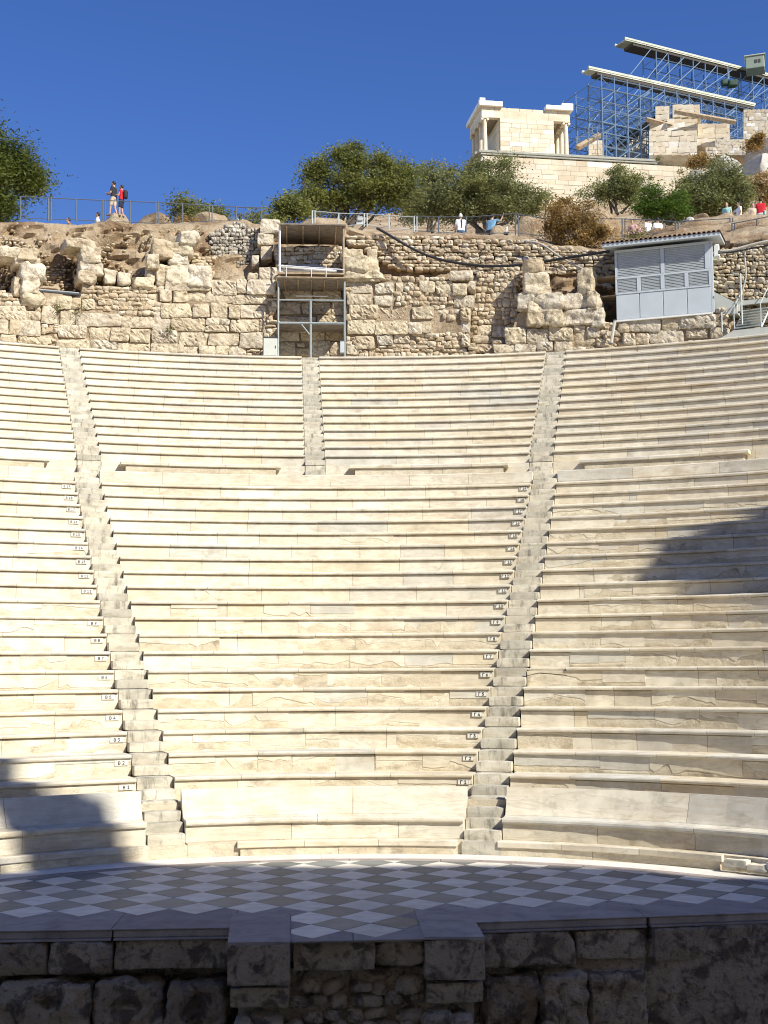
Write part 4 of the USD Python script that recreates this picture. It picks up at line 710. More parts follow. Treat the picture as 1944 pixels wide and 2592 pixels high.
tree('dry_bush', 'brown dry bush hanging over the rubble retaining wall', 'bush', (1460, 625), [(1430, 545, 50, 42), (1480, 560, 45, 48), (1400, 570, 36, 34), (1500, 590, 36, 26), (1440, 600, 50, 30), (1530, 585, 22, 20), (1400, 520, 26, 20)], 55.0, 13000, 0.13, 'dry_leaf', 12, 9, 0.04, 0.3, 0.4)
tree('dry_bush', 'yellow brown bush at the right edge below the limestone cliff', 'bush', (1925, 530), [(1925, 475, 26, 30), (1945, 490, 22, 26)], 84, 2600, 0.2, 'dry_leaf', 13, 4, 0.05, 0.3)
tree('shrub', 'small yellow green shrub just above the hut roof', 'shrub', (1610, 612), [(1612, 600, 12, 10), (1600, 606, 10, 7)], 57, 700, 0.12, 'weed_leaf', 14, 2, 0.03)
tree('dry_bush', 'tuft of dry grass on the brown rocks right of the standing couple', 'bush', (475, 572), [(470, 560, 26, 9), (490, 564, 18, 7)], 60, 1500, 0.16, 'dry_leaf', 16, 4, 0.02, 0.2, 0.3)
def weed(label, x, y, r, s, seed):
    rg = np.random.default_rng(seed); P = at_r(x, y, r); t = thing('weed', label, 'weed', P); obj('leaves', crown_mesh([(np.zeros(3), np.array([s, s*0.6, s]))], 90, 0.10, rg, 0.3, clump=0.15), 'weed_leaf', t)
    obj('stem', MB().tube((0, 0.25, -0.1), (0, -0.05, 0.1), 0.015).mesh(), 'bark', t)
weed('small green weed on the ashlar wall left of the booth', 430, 832, 35.12, 0.2, 1); weed('green weed on the ledge below the leaning pier', 198, 784, 35.12, 0.22, 2); weed('green weed in the joint left of the ledge weed', 150, 776, 35.12, 0.16, 3)
# ---- mounds and boulders on the slope
def mound(label, x, y, w, h, D, seed, name='rock_mound', mat='earth', cat='rock', depth=None):
    k = D/FPX; P = at_d(x, y+h*0.5, D); dp = depth or w*k*0.7
    t = obj(name, moved(rough_box((w*k, dp, h*k*1.6), (24, 16, 14), 0.8, 0.32*min(1.5, h*k*0.7), seed, 1.6, 18, (0.80, 0.98)), P-np.array([0, 0, h*k*0.30]), seed*0.7), mat, None, smooth=30, label=label, cat=cat)
mound('brown rock outcrop on which the standing couple is walking', 297, 543, 74, 34, 66.0, 1)
mound('long low brown rock hump right of the standing couple', 400, 550, 130, 30, 68.0, 2)
mound('brown rock hump below the three small trees', 520, 553, 170, 30, 63.0, 3)
mound('brown rock hump right of the three small trees', 600, 556, 90, 26, 66.0, 4)
mound('round brown hump above the booth roof', 820, 553, 130, 30, 60.0, 5)
mound('brown earth bank right of the path walkers behind the dry bush', 1350, 540, 90, 65, 64.0, 6)
mound('brown earth bank behind the dry bush below the leaning olive', 1530, 530, 130, 80, 68.0, 7)
mound('round brown boulder left of the seated visitors on the right', 1780, 543, 56, 32, 67.0, 8)
mound('brown boulder at the feet of the visitors on the right', 1840, 545, 90, 34, 67.5, 9)
mound('dry grassy mound above the hut roof', 1700, 575, 120, 40, 62.0, 10)
mound('brown boulder above the left corner of the hut roof', 1650, 580, 80, 34, 60.0, 11)
mound('brown bank behind the fence at the right edge', 1930, 545, 150, 60, 70.0, 12)
mound('small pale boulder beside the right hand fence', 1745, 548, 22, 18, 64.0, 13, 'boulder', 'limestone')
mound('grey stone with dark base on the slope behind the blue shirted person', 1262, 568, 38, 22, 60.5, 14, 'boulder')
# ================================================================== metal booth, hut, cabinet, cables, stair
def frame_at(x, y, r):
    P = at_r(x, y, r); ph = phi_of(P); return P, np.array([math.cos(ph), -math.sin(ph), 0]), np.array([math.sin(ph), math.cos(ph), 0])
# booth: two storeys of metal frame in front of the wall, with sloping sheet roofs seen from below
BR = 34.55; PB, bt, br_ = frame_at(787, 880, BR); bz = lambda y, r=BR: at_r(787, y, r)[2]; bxx = lambda x, y=800: float(np.dot(at_plane(x, y, PB, br_)-PB, bt))
booth = thing('lighting_booth', 'metal frame booth of two storeys with sloping sheet roofs in front of the ruined wall', 'booth', (0, 0, 0))
def bp3(x, d, z): return PB + bt*x + br_*d + np.array([0, 0, z-PB[2]])
xl, xm, xr = bxx(704), bxx(786), bxx(872); zf = 15.28; BD = 1.25
def beam(nm, a, b, w=0.07, mat='frame_metal'): obj(nm, MB().tube(a, b, w/2, n=4).mesh(), mat, booth)
z1, z2, z3, z4, z5 = bz(818), bz(760), bz(711), bz(686), bz(569)
for x in (xl, xr):
    beam('post', bp3(x, 0, zf), bp3(x, 0, z3), 0.08); beam('post', bp3(x, BD, zf), bp3(x, BD, z3+0.3), 0.07)
beam('post', bp3(xm, 0, zf), bp3(xm, 0, z2), 0.09); beam('post', bp3(xl+0.05, 0.2, z3), bp3(xl+0.05, 0.2, z5), 0.09, 'white_pipe'); beam('post', bp3(xr-0.03, 0.2, z3), bp3(xr-0.03, 0.2, z5-0.02), 0.09, 'wood')
for z, w in ((z1, 0.09), (z2, 0.06)):
    beam('cross_beam', bp3(xl, 0, z), bp3(xr, 0, z), w)
    for x in (xl, xr): beam('side_beam', bp3(x, 0, z), bp3(x, BD, z), 0.06)
beam('brace', bp3(xm, 0, z1-0.5), bp3(xm-0.35, 0, z1-0.05), 0.05)
def slab(nm, corners, th, mat):
    c = np.array(corners); n_ = np.cross(c[1]-c[0], c[3]-c[0]); n_ /= np.linalg.norm(n_); n_ *= np.sign(n_[2]) or 1
    v = np.vstack([c, c+n_*th]); f = np.array([[0, 1, 2, 3], [7, 6, 5, 4], [0, 4, 5, 1], [1, 5, 6, 2], [2, 6, 7, 3], [3, 7, 4, 0]]); obj(nm, (v, np.vstack([f[:, [0, 1, 2]], f[:, [0, 2, 3]]])), mat, booth)
slab('platform', [bp3(xl, 0.05, z1-0.05), bp3(xr, 0.05, z1-0.05), bp3(xr, BD, z1-0.05), bp3(xl, BD, z1-0.05)], 0.045, 'roof_sheet')
zl = z3+0.03
slab('lower_roof', [bp3(xl-0.05, -0.25, zl), bp3(xr+0.05, -0.25, zl), bp3(xr+0.05, 1.9, zl-0.15), bp3(xl-0.05, 1.9, zl-0.15)], 0.04, 'roof_sheet')
obj('roof_edge', MB().tube(bp3(xl-0.05, -0.27, zl+0.02), bp3(xr+0.05, -0.27, zl+0.02), 0.035, n=4).mesh(), 'wood', booth)
for k in range(5): x = xl+(xr-xl)*(k+0.5)/5; beam('rafter', bp3(x, -0.2, zl-0.04), bp3(x, 1.2, zl-0.13), 0.05, 'wood')
zu = z5
slab('upper_roof', [bp3(xl+0.03, 0.0, zu), bp3(xr+0.06, 0.0, zu), bp3(xr+0.03, 2.4, zu-0.02), bp3(xl+0.0, 2.4, zu-0.02)], 0.05, 'roof_sheet')
for k in range(4): x = xl+(xr-xl)*(k+0.5)/4; beam('rafter', bp3(x, 0.05, zu-0.04), bp3(x, 2.3, zu-0.06), 0.06, 'wood')
slab('upper_floor', [bp3(xl, 0.0, z4-0.12), bp3(xr, 0.0, z4-0.12), bp3(xr, 1.7, z4-0.12), bp3(xl, 1.7, z4-0.12)], 0.06, 'wood')
beam('rail', bp3(xl, -0.02, z4+0.20), bp3(xr, -0.02, z4+0.06), 0.05, 'white_pipe')
for f_ in (0.12, 0.5, 0.72): beam('rail_post', bp3(xl+(xr-xl)*f_, -0.02, z3), bp3(xl+(xr-xl)*f_, -0.02, z4+0.15), 0.035, 'white_pipe')
for k, (a, b, y) in enumerate(((712, 850, 670), (708, 840, 676), (716, 846, 681), (770, 852, 672))):
    p = thing('pipe', ['uppermost of the white pipes stacked in the upper storey of the booth', 'front white pipe leaning down to the right in the booth', 'lowest long white pipe in the upper storey of the booth', 'short white pipe lying at the right of the booth pipes'][k], 'pipe')
    obj('tube', MB().tube(bp3(bxx(a, y), 0.3+0.1*k, bz(y, BR)), bp3(bxx(b, y), 0.35+0.1*k, bz(y+9-3*k, BR)), 0.05, n=8).mesh(), 'white_pipe', p)
    obj('end_cap', MB().tube(bp3(bxx(b, y), 0.35+0.1*k, bz(y+9-3*k, BR)), bp3(bxx(b+1.5, y), 0.35+0.1*k, bz(y+9-3*k, BR)), 0.06, n=8).mesh(), 'grey_shutter', p)
tr = thing('tarpaulin', 'folded dark violet sheet behind the white pipes in the booth', 'sheet'); obj('cloth', moved(rough_box((1.7, 0.5, 0.35), (10, 4, 5), 0.7, 0.09, 8, 3), bp3(bxx(775, 664), 0.9, bz(664)), -phi_of(PB)), 'cloth_navy', tr, smooth=50)
beam('lamp_tube', bp3(bxx(748), 0.9, bz(733)), bp3(bxx(830), 0.9, bz(733)), 0.05, 'white_pipe')
cb = thing('electric_cabinet', 'beige grey metal electric cabinet at the left foot of the booth', 'cabinet', tuple(at_r(684, 902, 34.5)), -phi_of(at_r(684, 902, 34.5)))
cw, chh = 0.55, 0.74
obj('body', moved(boxm((cw, 0.35, chh), 0.01), (0, 0.18, chh/2)), 'cabinet_paint', cb); obj('door', moved(boxm((cw-0.05, 0.02, chh-0.06), 0.006), (0, -0.004, chh/2)), 'cabinet_paint', cb); obj('handle', moved(boxm((0.025, 0.03, 0.10)), (cw/2-0.07, -0.02, chh*0.5)), 'grey_dark', cb); obj('lid', moved(boxm((cw+0.04, 0.40, 0.03)), (0, 0.17, chh+0.016)), 'grey_dark', cb)
mb_ = thing('meter_box', 'small grey box on the right post of the booth near the seats', 'box', tuple(at_r(866, 893, 34.45))); obj('body', moved(boxm((0.16, 0.14, 0.45), 0.01), (0, 0, 0.22)), 'grey_shutter', mb_); obj('lid', moved(boxm((0.18, 0.16, 0.03)), (0, 0, 0.46)), 'grey_dark', mb_)
fl = thing('floodlight', 'grey floodlight standing on the brown hump right of the booth roof', 'lamp', tuple(at_d(911, 567, 56))); obj('housing', moved(boxm((0.26, 0.2, 0.16), 0.03), (0, 0, 0.20)), 'fence_light', fl); obj('bracket', moved(boxm((0.30, 0.05, 0.14)), (0, 0, 0.06)), 'grey_shutter', fl); obj('hood', moved(boxm((0.22, 0.16, 0.05), 0.015), (0, 0, 0.31)), 'frame_metal', fl)
st = thing('square_stone', 'small squared cream stone standing behind the top seats on the left', 'stone', tuple(at_r(457, 890, 34.6))); obj('block', moved(rough_box((0.26, 0.22, 0.30), (4, 4, 4), 0.15, 0.02, 5, 6), (0, 0, 0.12)), 'poros', st, smooth=40)
# hut
H0 = at_r(1560, 811, 35.1); d2 = math.hypot(*(H0[:2]-EYE[:2]))
def hit_z(x, y, z): return at_z(x, y, z)
H1 = at_z(1802, 790, H0[2]); ht = H1-H0; hw = np.linalg.norm(ht); ht /= hw; hn = np.array([-ht[1], ht[0], 0])   # outward-back normal
if hn[1] < 0: hn = -hn
zt0 = at_plane(1557, 636, H0, hn)[2]; zt1 = at_plane(1789, 609, H0, hn)[2]; hh = (zt0+zt1)/2-H0[2]
hut = thing('control_hut', 'grey wooden control hut with louvred shutters and clay tiled roof', 'hut', tuple(H0), math.atan2(ht[1], ht[0]))
def hbox(nm, x0, x1, y0, y1, z0, z1, mat, ch=0.0): obj(nm, moved(boxm((x1-x0, y1-y0, z1-z0), ch), ((x0+x1)/2, (y0+y1)/2, (z0+z1)/2)), mat, hut)
hbox('body', 0.02, hw-0.02, 0.04, 2.6, 0, hh, 'grey_paint')
mid = hh*0.36; m2 = hh*0.58
for k in range(4): hbox('wall_panel', hw*k/4+0.02, hw*(k+1)/4-0.006, 0.0, 0.04, 0.02, mid, 'grey_paint', 0.006)
hbox('sill_rail', 0, hw, -0.02, 0.04, mid+0.003, mid+0.07, 'grey_paint', 0.008); hbox('middle_rail', 0, hw, -0.02, 0.04, m2, m2+0.08, 'grey_paint', 0.008); hbox('top_rail', 0, hw, -0.02, 0.04, hh-0.10, hh-0.003, 'grey_paint', 0.008)
def louvre(x0, x1, z0, z1, pitch=0.055):
    w = obj('window', moved(boxm((x1-x0, 0.02, z1-z0)), ((x0+x1)/2, 0.03, (z0+z1)/2)), 'grey_shutter', hut); s = MB(); n = int((z1-z0)/pitch)
    for k in range(n): s.add(*moved(boxm((x1-x0-0.02, 0.035, 0.008)), ((x0+x1)/2, 0.008, z0+(k+0.5)*(z1-z0)/n), 0, 0.7))
    obj('slats', s.mesh(), 'grey_shutter', w)
for k in range(4): louvre(hw*k/4+0.10, hw*(k+1)/4-0.07, mid+0.075, m2-0.005)
for k in range(5): hbox('upright', hw*k/4-0.07 if k else 0.0, hw*k/4+0.07 if k < 4 else hw, -0.022, 0.038, mid+0.072, m2-0.002, 'grey_paint', 0.006)
for a, b in ((0.10, hw*0.48), (hw*0.53, hw-0.20)): louvre(a, b, m2+0.09, hh-0.11, 0.06)
for a, b in ((0, 0.09), (hw*0.485, hw*0.525), (hw-0.19, hw)): hbox('upright', a, b, -0.022, 0.038, m2+0.083, hh-0.103, 'grey_paint', 0.006)
hbox('corner_post', hw+0.002, hw+0.10, 0.0, 0.12, 0, hh, 'grey_paint', 0.01); hbox('floor_edge', -0.02, hw+0.04, -0.05, 2.6, -0.07, -0.003, 'white_pipe')
# roof: sloping slab with rows of half round clay tiles running front to back
RO = 0.42
def roof_z(y): return hh+0.05+0.16*(y+RO)
rs = MB(); v = []
for x in (-0.40, hw+0.42):
    for y in (-RO, 2.8):
        for dz in (0, 0.13): v.append((x, y, roof_z(y)+dz))
obj('roof', (np.array(v), np.array([[0, 1, 3], [0, 3, 2], [4, 6, 7], [4, 7, 5], [0, 4, 5], [0, 5, 1], [2, 3, 7], [2, 7, 6], [0, 2, 6], [0, 6, 4], [1, 5, 7], [1, 7, 3]])), 'grey_paint', hut)
nt = 25
for k in range(nt):
    xx = -0.36+(hw+0.74)*k/(nt-1); g = np.linspace(0, np.pi, 7); ro, ri = 0.088, 0.068
    prof = [(math.cos(a)*ro, math.sin(a)*ro) for a in g] + [(math.cos(a)*ri, math.sin(a)*ri) for a in g[::-1]]
    Y = [-RO-0.05, 0.4, 1.2, 2.0, 2.85]; V_ = np.array([(xx+a, y, roof_z(y)+0.135+b) for y in Y for a, b in prof]); kk = len(prof); F_ = []
    for a in range(len(Y)-1):
        for b in range(kk): F_.append([a*kk+b, a*kk+(b+1) % kk, (a+1)*kk+(b+1) % kk, (a+1)*kk+b])
    for a in range(6): F_.append([a, a+1, kk-2-a, kk-1-a][::-1])
    F_ = np.array(F_); obj('roof_tile', (V_, np.vstack([F_[:, [0, 1, 2]], F_[:, [0, 2, 3]]])), 'clay_tile', hut)
for k in range(2): hbox('shelf', -0.85-0.15*k, -0.03, 0.5, 1.3, hh*(0.68-0.28*k), hh*(0.68-0.28*k)+0.05, 'wood')
hbox('gable_bracket', hw+0.12, hw+0.32, 0.3, 0.6, hh-0.55, hh-0.05, 'white_pipe', 0.02)
# stakes, hoses, cables
def cable(name, label, pts, rad_, mat, cat='cable'):
    P = np.array([at_r(x, y, r) for x, y, r in pts]); tt = np.linspace(0, len(P)-1, len(P)*6); 
    from scipy.interpolate import CubicSpline
    Q = CubicSpline(np.arange(len(P)), P)(tt); t = thing(name, label, cat); obj('line', MB().path(Q, rad_, 7).mesh(), mat, t)
    for e in (0, -1): obj('clip', moved(boxm((0.10, 0.10, 0.06)), Q[e]), 'grey_dark', t)
cable('cable', 'thick black cable sagging across the rubble wall to the hut', [(955, 578, 36.6), (1000, 604, 36.4), (1060, 637, 36.2), (1120, 658, 36.1), (1190, 670, 36.0), (1260, 673, 36.0), (1330, 669, 36.0), (1420, 655, 35.9), (1540, 637, 35.6)], 0.055, 'black_rubber')
cable('cable', 'thin black cable below the thick one right of the booth', [(1190, 692, 36.3), (1240, 700, 36.2), (1290, 699, 36.2), (1330, 690, 36.2)], 0.03, 'black_rubber')
cable('hose', 'pale grey hose running down the rubble wall left of the hut', [(1330, 612, 36.4), (1375, 621, 36.3), (1410, 645, 36.2), (1450, 668, 36.0), (1485, 685, 35.8), (1510, 692, 35.6)], 0.045, 'hose_grey', 'hose')
cable('pipe', 'grey pipe running right from the hut roof', [(1822, 636, 35.3), (1860, 632, 35.4), (1895, 622, 35.5), (1960, 608, 35.7)], 0.06, 'hose_grey', 'pipe')
cable('cable', 'black cable under the grey pipe right of the hut', [(1822, 640, 35.25), (1860, 637, 35.35), (1900, 629, 35.4), (1960, 620, 35.5)], 0.03, 'black_rubber')
cable('hose', 'grey hose hanging down the wall right of the hut', [(1892, 625, 35.6), (1886, 660, 35.5), (1888, 700, 35.4), (1878, 740, 35.3), (1872, 790, 35.0)], 0.03, 'hose_grey', 'hose')
cable('hose', 'bundle of grey hoses at the left foot of the hut', [(1556, 812, 34.9), (1552, 840, 34.8), (1547, 870, 34.6)], 0.06, 'hose_grey', 'hose')
for k, (x, y) in enumerate(((1262, 588),)):
    s = thing('marker_post', 'short curved white post on the bank beside the path', 'post'); obj('post', MB().path([at_d(1281, 590, 58), at_d(1283, 578, 58), at_d(1290, 569, 58)], 0.05).mesh(), 'white_pipe', s); obj('foot', moved(boxm((0.2, 0.2, 0.1)), at_d(1281, 591, 58)), 'grey_dark', s)
mr = thing('metal_bar', 'thin dark metal bar lying across the opening between the two left piers', 'bar'); obj('bar', MB().tube(at_r(92, 736, 35.2), at_r(205, 746, 35.2), 0.045).mesh(), 'grey_dark', mr); obj('rod', MB().tube(at_r(96, 733, 35.3), at_r(200, 742, 35.3), 0.03).mesh(), 'frame_metal', mr)
# metal stair at the right
S0 = at_r(1893, 833, 34.6); sph = phi_of(S0); ms = thing('metal_stair', 'grey metal stair with open treads at the far right beside the hut', 'stairs', tuple(S0), -sph-0.12)
stw = 0.92; ns = 7
for k in range(ns): obj('tread', moved(boxm((stw, 0.24, 0.035)), (0, 0.05+0.20*k, 0.08+0.155*k)), 'fence_light', ms)
for s in (-1, 1):
    obj('stringer', MB().tube((s*(stw/2+0.03), 0, 0), (s*(stw/2+0.03), 0.2*ns, 0.155*ns), 0.04, n=4).mesh(), 'fence_light', ms)
    obj('handrail', MB().path([(s*(stw/2+0.03), 0.0, 0.0), (s*(stw/2+0.03), 0.0, 0.9), (s*(stw/2+0.03), 0.2*ns, 0.155*ns+0.85), (s*(stw/2+0.03), 0.2*ns, 0.155*ns)], 0.022).mesh(), 'fence_light', ms)
lp = thing('handrail', 'tall thin metal railing left of the metal stair', 'railing', tuple(at_r(1828, 840, 34.7)), -sph)
obj('post', MB().tube((0, 0, 0), (0, 0, 0.75), 0.03).mesh(), 'fence_light', lp); obj('post', MB().tube((0.72, 0.1, 0.2), (0.72, 0.1, 2.15), 0.035).mesh(), 'fence_light', lp); obj('rail', MB().path([(0, 0, 0.7), (0.72, 0.1, 1.15)], 0.025).mesh(), 'fence_light', lp); obj('rail', MB().path([(0.72, 0.1, 2.1), (0.45, 0.1, 2.2)], 0.025).mesh(), 'fence_light', lp)
rm = thing('ramp', 'pale grey sloping slab at the foot of the metal stair', 'ramp', tuple(at_r(1900, 852, 34.5)), -sph); v = np.array([(-1.2, 0, 0), (1.6, 0, 0), (1.6, 0.8, 0), (-1.2, 0.8, 0), (-0.6, 0, 0.30), (1.6, 0, 0.30), (1.6, 0.8, 0.34), (-0.5, 0.8, 0.34)]); f = np.array([[0, 1, 5, 4], [1, 2, 6, 5], [2, 3, 7, 6], [3, 0, 4, 7], [4, 5, 6, 7]]); obj('slab', (v, f), 'cabinet_paint', rm)
pl = thing('concrete_block', 'pale sloping concrete block right of the hut foot', 'block', tuple(at_r(1832, 790, 35.3)), -sph); v = np.array([(-0.35, 0, -0.1), (0.5, 0, -0.1), (0.5, 0.7, -0.1), (-0.35, 0.7, -0.1), (-0.45, 0, 0.9), (0.5, 0, 0.28), (0.5, 0.7, 0.28), (-0.45, 0.7, 0.9)]); obj('body', (v, np.vstack([f, [[3, 2, 1, 0]]])), 'cabinet_paint', pl)
lg = thing('walkway_frame', 'pale grey landing frame at the top of the metal stair', 'landing', tuple(at_r(1905, 765, 35.8)), -sph); obj('edge', moved(boxm((2.6, 0.12, 0.16)), (0.6, 0, 0)), 'cabinet_paint', lg); obj('deck', moved(boxm((2.6, 1.0, 0.05)), (0.6, 0.6, 0.05)), 'fence_light', lg)
# ---- fences of wire mesh on metal posts
def fence(label, pts, double, mat, D, mesh_step=0.16):
    """pts: (x, top row, foot row) of each post as seen; posts stand at distance D."""
    t = thing('wire_fence', label, 'fence'); A = []
    for k, (x, yt, yb) in enumerate(pts):
        a, b = at_d(x, yb+3, D), at_d(x, yt, D); A.append((a, b))
        obj('post', MB().tube(a, b, 0.032, n=6).mesh(), mat, t)
        if k in double: c = at_d(x+7, yb+3, D), at_d(x+7, yt, D); obj('post', MB().tube(*c, 0.028, n=6).mesh(), mat, t)
    for (a, b), (c, d) in zip(A, A[1:]):
        obj('rail', MB().tube(b-[0, 0, 0.02], d-[0, 0, 0.02], 0.022, n=5).mesh(), mat, t); obj('rail', MB().tube(a+[0, 0, 0.10], c+[0, 0, 0.10], 0.018, n=5).mesh(), mat, t)
        L = np.linalg.norm(c-a); hgt = (b-a)[2]; w = MB(); n = max(2, int(L/mesh_step))
        for s in (1, -1):
            for q in range(-int(hgt/mesh_step), n+1):
                u0, u1 = q*mesh_step, q*mesh_step+hgt; c0, c1 = max(u0, 0), min(u1, L)
                if c1-c0 < 0.05: continue
                P = lambda u, s=s, u0=u0: a+(c-a)*(u/L) + np.array([0, 0, ((u-u0) if s > 0 else hgt-(u-u0))])
                w.tube(P(c0), P(c1), 0.0022, n=3)
        obj('wire_mesh', w.mesh(), mat, t)
fence('dark wire mesh fence on the rim at the left above the brown slope', [(52, 497, 555), (122, 500, 557), (192, 503, 559), (260, 506, 563), (330, 509, 565), (394, 511, 568), (462, 515, 566), (530, 520, 562), (598, 523, 560), (662, 525, 560)], {1, 3, 5, 7}, 'fence_metal', 57)
fence('pale wire mesh fence right of the booth roof in front of the olive stems', [(790, 533, 569), (857, 539, 575), (922, 540, 571), (984, 545, 580), (1048, 548, 584)], {0, 2, 4}, 'fence_light', 57)
fence('dark wire fence on the bank between the path walkers and the dry bush', [(1048, 546, 586), (1110, 548, 590), (1180, 549, 594), (1305, 540, 592), (1380, 552, 600)], {3}, 'fence_metal', 58)
fence('dark wire fence along the brown bank above the hut', [(1380, 552, 602), (1575, 553, 600), (1710, 560, 590), (1848, 552, 608)], {1, 2, 3}, 'fence_metal', 58)
fence('dark railing climbing the bank at the right edge above the hut', [(1853, 565, 622), (1916, 553, 605), (1990, 538, 600)], {0}, 'fence_metal', 57)
# ================================================================== people
def person(label, px, py, D, hpx, facing, shirt, legs, hair='hair_dark', pose=None, extras=(), height=1.72, shorts=False, ground=None, cap=None):
    """A standing figure: feet at the seen point, facing an angle (0 = away from the camera, +90 degrees = to the left)."""
    pose = pose or {}; P = at_d(px, py, D); H = height
    k = H/1.72; lean = pose.get('lean', 0.0); st = pose.get('stride', 0.12)
    J = {'hipL': (-0.09, 0, 0.90), 'hipR': (0.09, 0, 0.90), 'kneeL': (-0.10, st*0.6+0.03, 0.50), 'kneeR': (0.10, -st*0.3+0.03, 0.50), 'ankL': (-0.10, st, 0.09), 'ankR': (0.10, -st, 0.09), 'toeL': (-0.11, st+0.15, 0.03), 'toeR': (0.11, -st+0.15, 0.03),
         'pelvis': (0, 0, 0.95), 'waist': (0, 0.0+lean*0.3, 1.10), 'chest': (0, lean*0.7, 1.32), 'neck': (0, lean, 1.46), 'head': (0, lean*1.15+0.02, 1.62), 'shL': (-0.18, lean*0.9, 1.40), 'shR': (0.18, lean*0.9, 1.40),
         'elL': (-0.25, 0.02+lean*0.6, 1.13), 'elR': (0.25, 0.02+lean*0.6, 1.13), 'haL': (-0.25, 0.14+lean*0.6, 0.92), 'haR': (0.25, 0.14+lean*0.6, 0.92)}
    J.update(pose.get('J', {})); J = {a: np.array(b, float) for a, b in J.items()}
    def sph(c, r): return m3.Manifold.sphere(r, 12).translate([float(x) for x in c])
    def bone(a, b, ra, rb): return m3.Manifold.batch_hull([sph(J[a] if isinstance(a, str) else a, ra), sph(J[b] if isinstance(b, str) else b, rb)])
    def arms(e, upto=1.0):
        o = []
        for s in 'LR':
            el = J['el'+s]; o.append(bone('sh'+s, el, 0.052+e, 0.042+e)); w = el+(J['ha'+s]-el)*0.86
            if upto >= 1: o.append(bone(el, w, 0.040+e, 0.028+e))
        return o
    parts = [m3.Manifold.batch_hull([sph(J['shL'], 0.06), sph(J['shR'], 0.06), sph(J['waist']+[-0.09, 0, 0], 0.09), sph(J['waist']+[0.09, 0, 0], 0.09), sph(J['chest']+[0, 0.03, 0], 0.11)]), m3.Manifold.batch_hull([sph(J['waist']+[-0.08, 0, 0], 0.09), sph(J['waist']+[0.08, 0, 0], 0.09), sph(J['hipL'], 0.10), sph(J['hipR'], 0.10)]),
             bone('neck', 'head', 0.055, 0.05), m3.Manifold.sphere(1.0, 20).scale([0.075, 0.095, 0.115]).translate(list(map(float, J['head']+[0, 0, 0.02]))), sph(J['head']+[0, 0.10, 0.0], 0.018), sph(J['head']+[0, 0.055, -0.055], 0.045), sph(J['head']+[-0.078, 0, 0], 0.022), sph(J['head']+[0.078, 0, 0], 0.022)]
    for s in 'LR': parts += [bone('hip'+s, 'knee'+s, 0.085, 0.055), bone('knee'+s, 'ank'+s, 0.055, 0.036), bone('ank'+s, 'toe'+s, 0.036, 0.03)]
    parts += arms(0)
    for s in 'LR':
        el, ha = J['el'+s], J['ha'+s]; d = (ha-el)/np.linalg.norm(ha-el); w = el+(ha-el)*0.86; a = np.cross(d, [0, 0, 1.0]); a = a/(np.linalg.norm(a)+1e-9); q = w+d*0.085
        parts.append(m3.Manifold.batch_hull([sph(w, 0.024), sph(q+a*0.03, 0.014), sph(q-a*0.03, 0.014)]))
        cu = np.cross(a, d)*0.02
        for f_, L in ((-0.03, 0.06), (-0.01, 0.075), (0.01, 0.07), (0.03, 0.055)): m_ = q+a*f_+d*L*0.55; parts += [bone(q+a*f_, m_, 0.010, 0.009), bone(m_, m_+d*L*0.4+cu, 0.009, 0.007)]
        parts.append(bone(w+a*0.02, w+a*0.05+d*0.05, 0.012, 0.009))
    def done(ps, el=0.05, it=6):
        mm = m3.Manifold.batch_boolean(ps, m3.OpType.Add).refine_to_length(el).to_mesh(); tm = trimesh.Trimesh(mm.vert_properties[:, :3], mm.tri_verts, process=False); trimesh.smoothing.filter_taubin(tm, iterations=it); return np.array(tm.vertices)*k, np.array(tm.faces)
    t = thing('person', label, 'person', P, facing)
    obj('body', done(parts), 'skin', t, smooth=True)
    tor = [m3.Manifold.batch_hull([sph(J['shL'], 0.072), sph(J['shR'], 0.072), sph(J['waist']+[-0.095, 0, 0], 0.10), sph(J['waist']+[0.095, 0, 0], 0.10), sph(J['chest']+[0, 0.03, 0], 0.122)]), m3.Manifold.batch_hull([sph(J['waist']+[-0.09, 0, 0], 0.10), sph(J['waist']+[0.09, 0, 0], 0.10), sph(J['hipL']+[0, 0, 0.03], 0.112), sph(J['hipR']+[0, 0, 0.03], 0.112)])]
    if pose.get('sleeves', True): tor += [bone('sh'+s, J['sh'+s]+(J['el'+s]-J['sh'+s])*0.62, 0.068, 0.06) for s in 'LR']
    obj('shirt', done(tor), 'cloth_'+shirt, t, smooth=True)
    lw = []
    for s in 'LR':
        lw.append(bone('hip'+s, 'knee'+s, 0.108, 0.075)) if not shorts else lw.append(bone('hip'+s, J['hip'+s]+(J['knee'+s]-J['hip'+s])*0.85, 0.108, 0.085))
        if not shorts: lw.append(bone('knee'+s, J['ank'+s]+[0, 0, 0.03], 0.074, 0.055))
    lw.append(m3.Manifold.batch_hull([sph(J['hipL'], 0.115), sph(J['hipR'], 0.115)]))
    obj('trousers' if not shorts else 'shorts', done(lw), 'cloth_'+legs, t, smooth=True)
    hd = J['head']
    hp = [m3.Manifold.sphere(1.0, 20).scale([0.086, 0.100, 0.115]).translate(list(map(float, hd+[0, -0.022, 0.04])))]
    if pose.get('long_hair'): hp.append(m3.Manifold.batch_hull([sph(hd+[0, -0.05, 0], 0.08), sph(hd+[0, -0.07, -0.2], 0.06)]))
    obj('cap' if cap else 'hair', done(hp, 0.04, 3), ('cloth_'+cap) if cap else hair, t, smooth=True)
    for s in 'LR': obj('shoe', done([bone(J['ank'+s]-[0, 0.04, 0.03], J['toe'+s], 0.05, 0.042)], 0.05, 3), 'cloth_brown', t, smooth=True)
    for nm, c, sz, mt in extras: obj(nm, moved(rough_box(np.array(sz), (5, 4, 5), 0.5, 0.01, 3, 5), np.array(c)*k), mt, t, smooth=50)
    return t
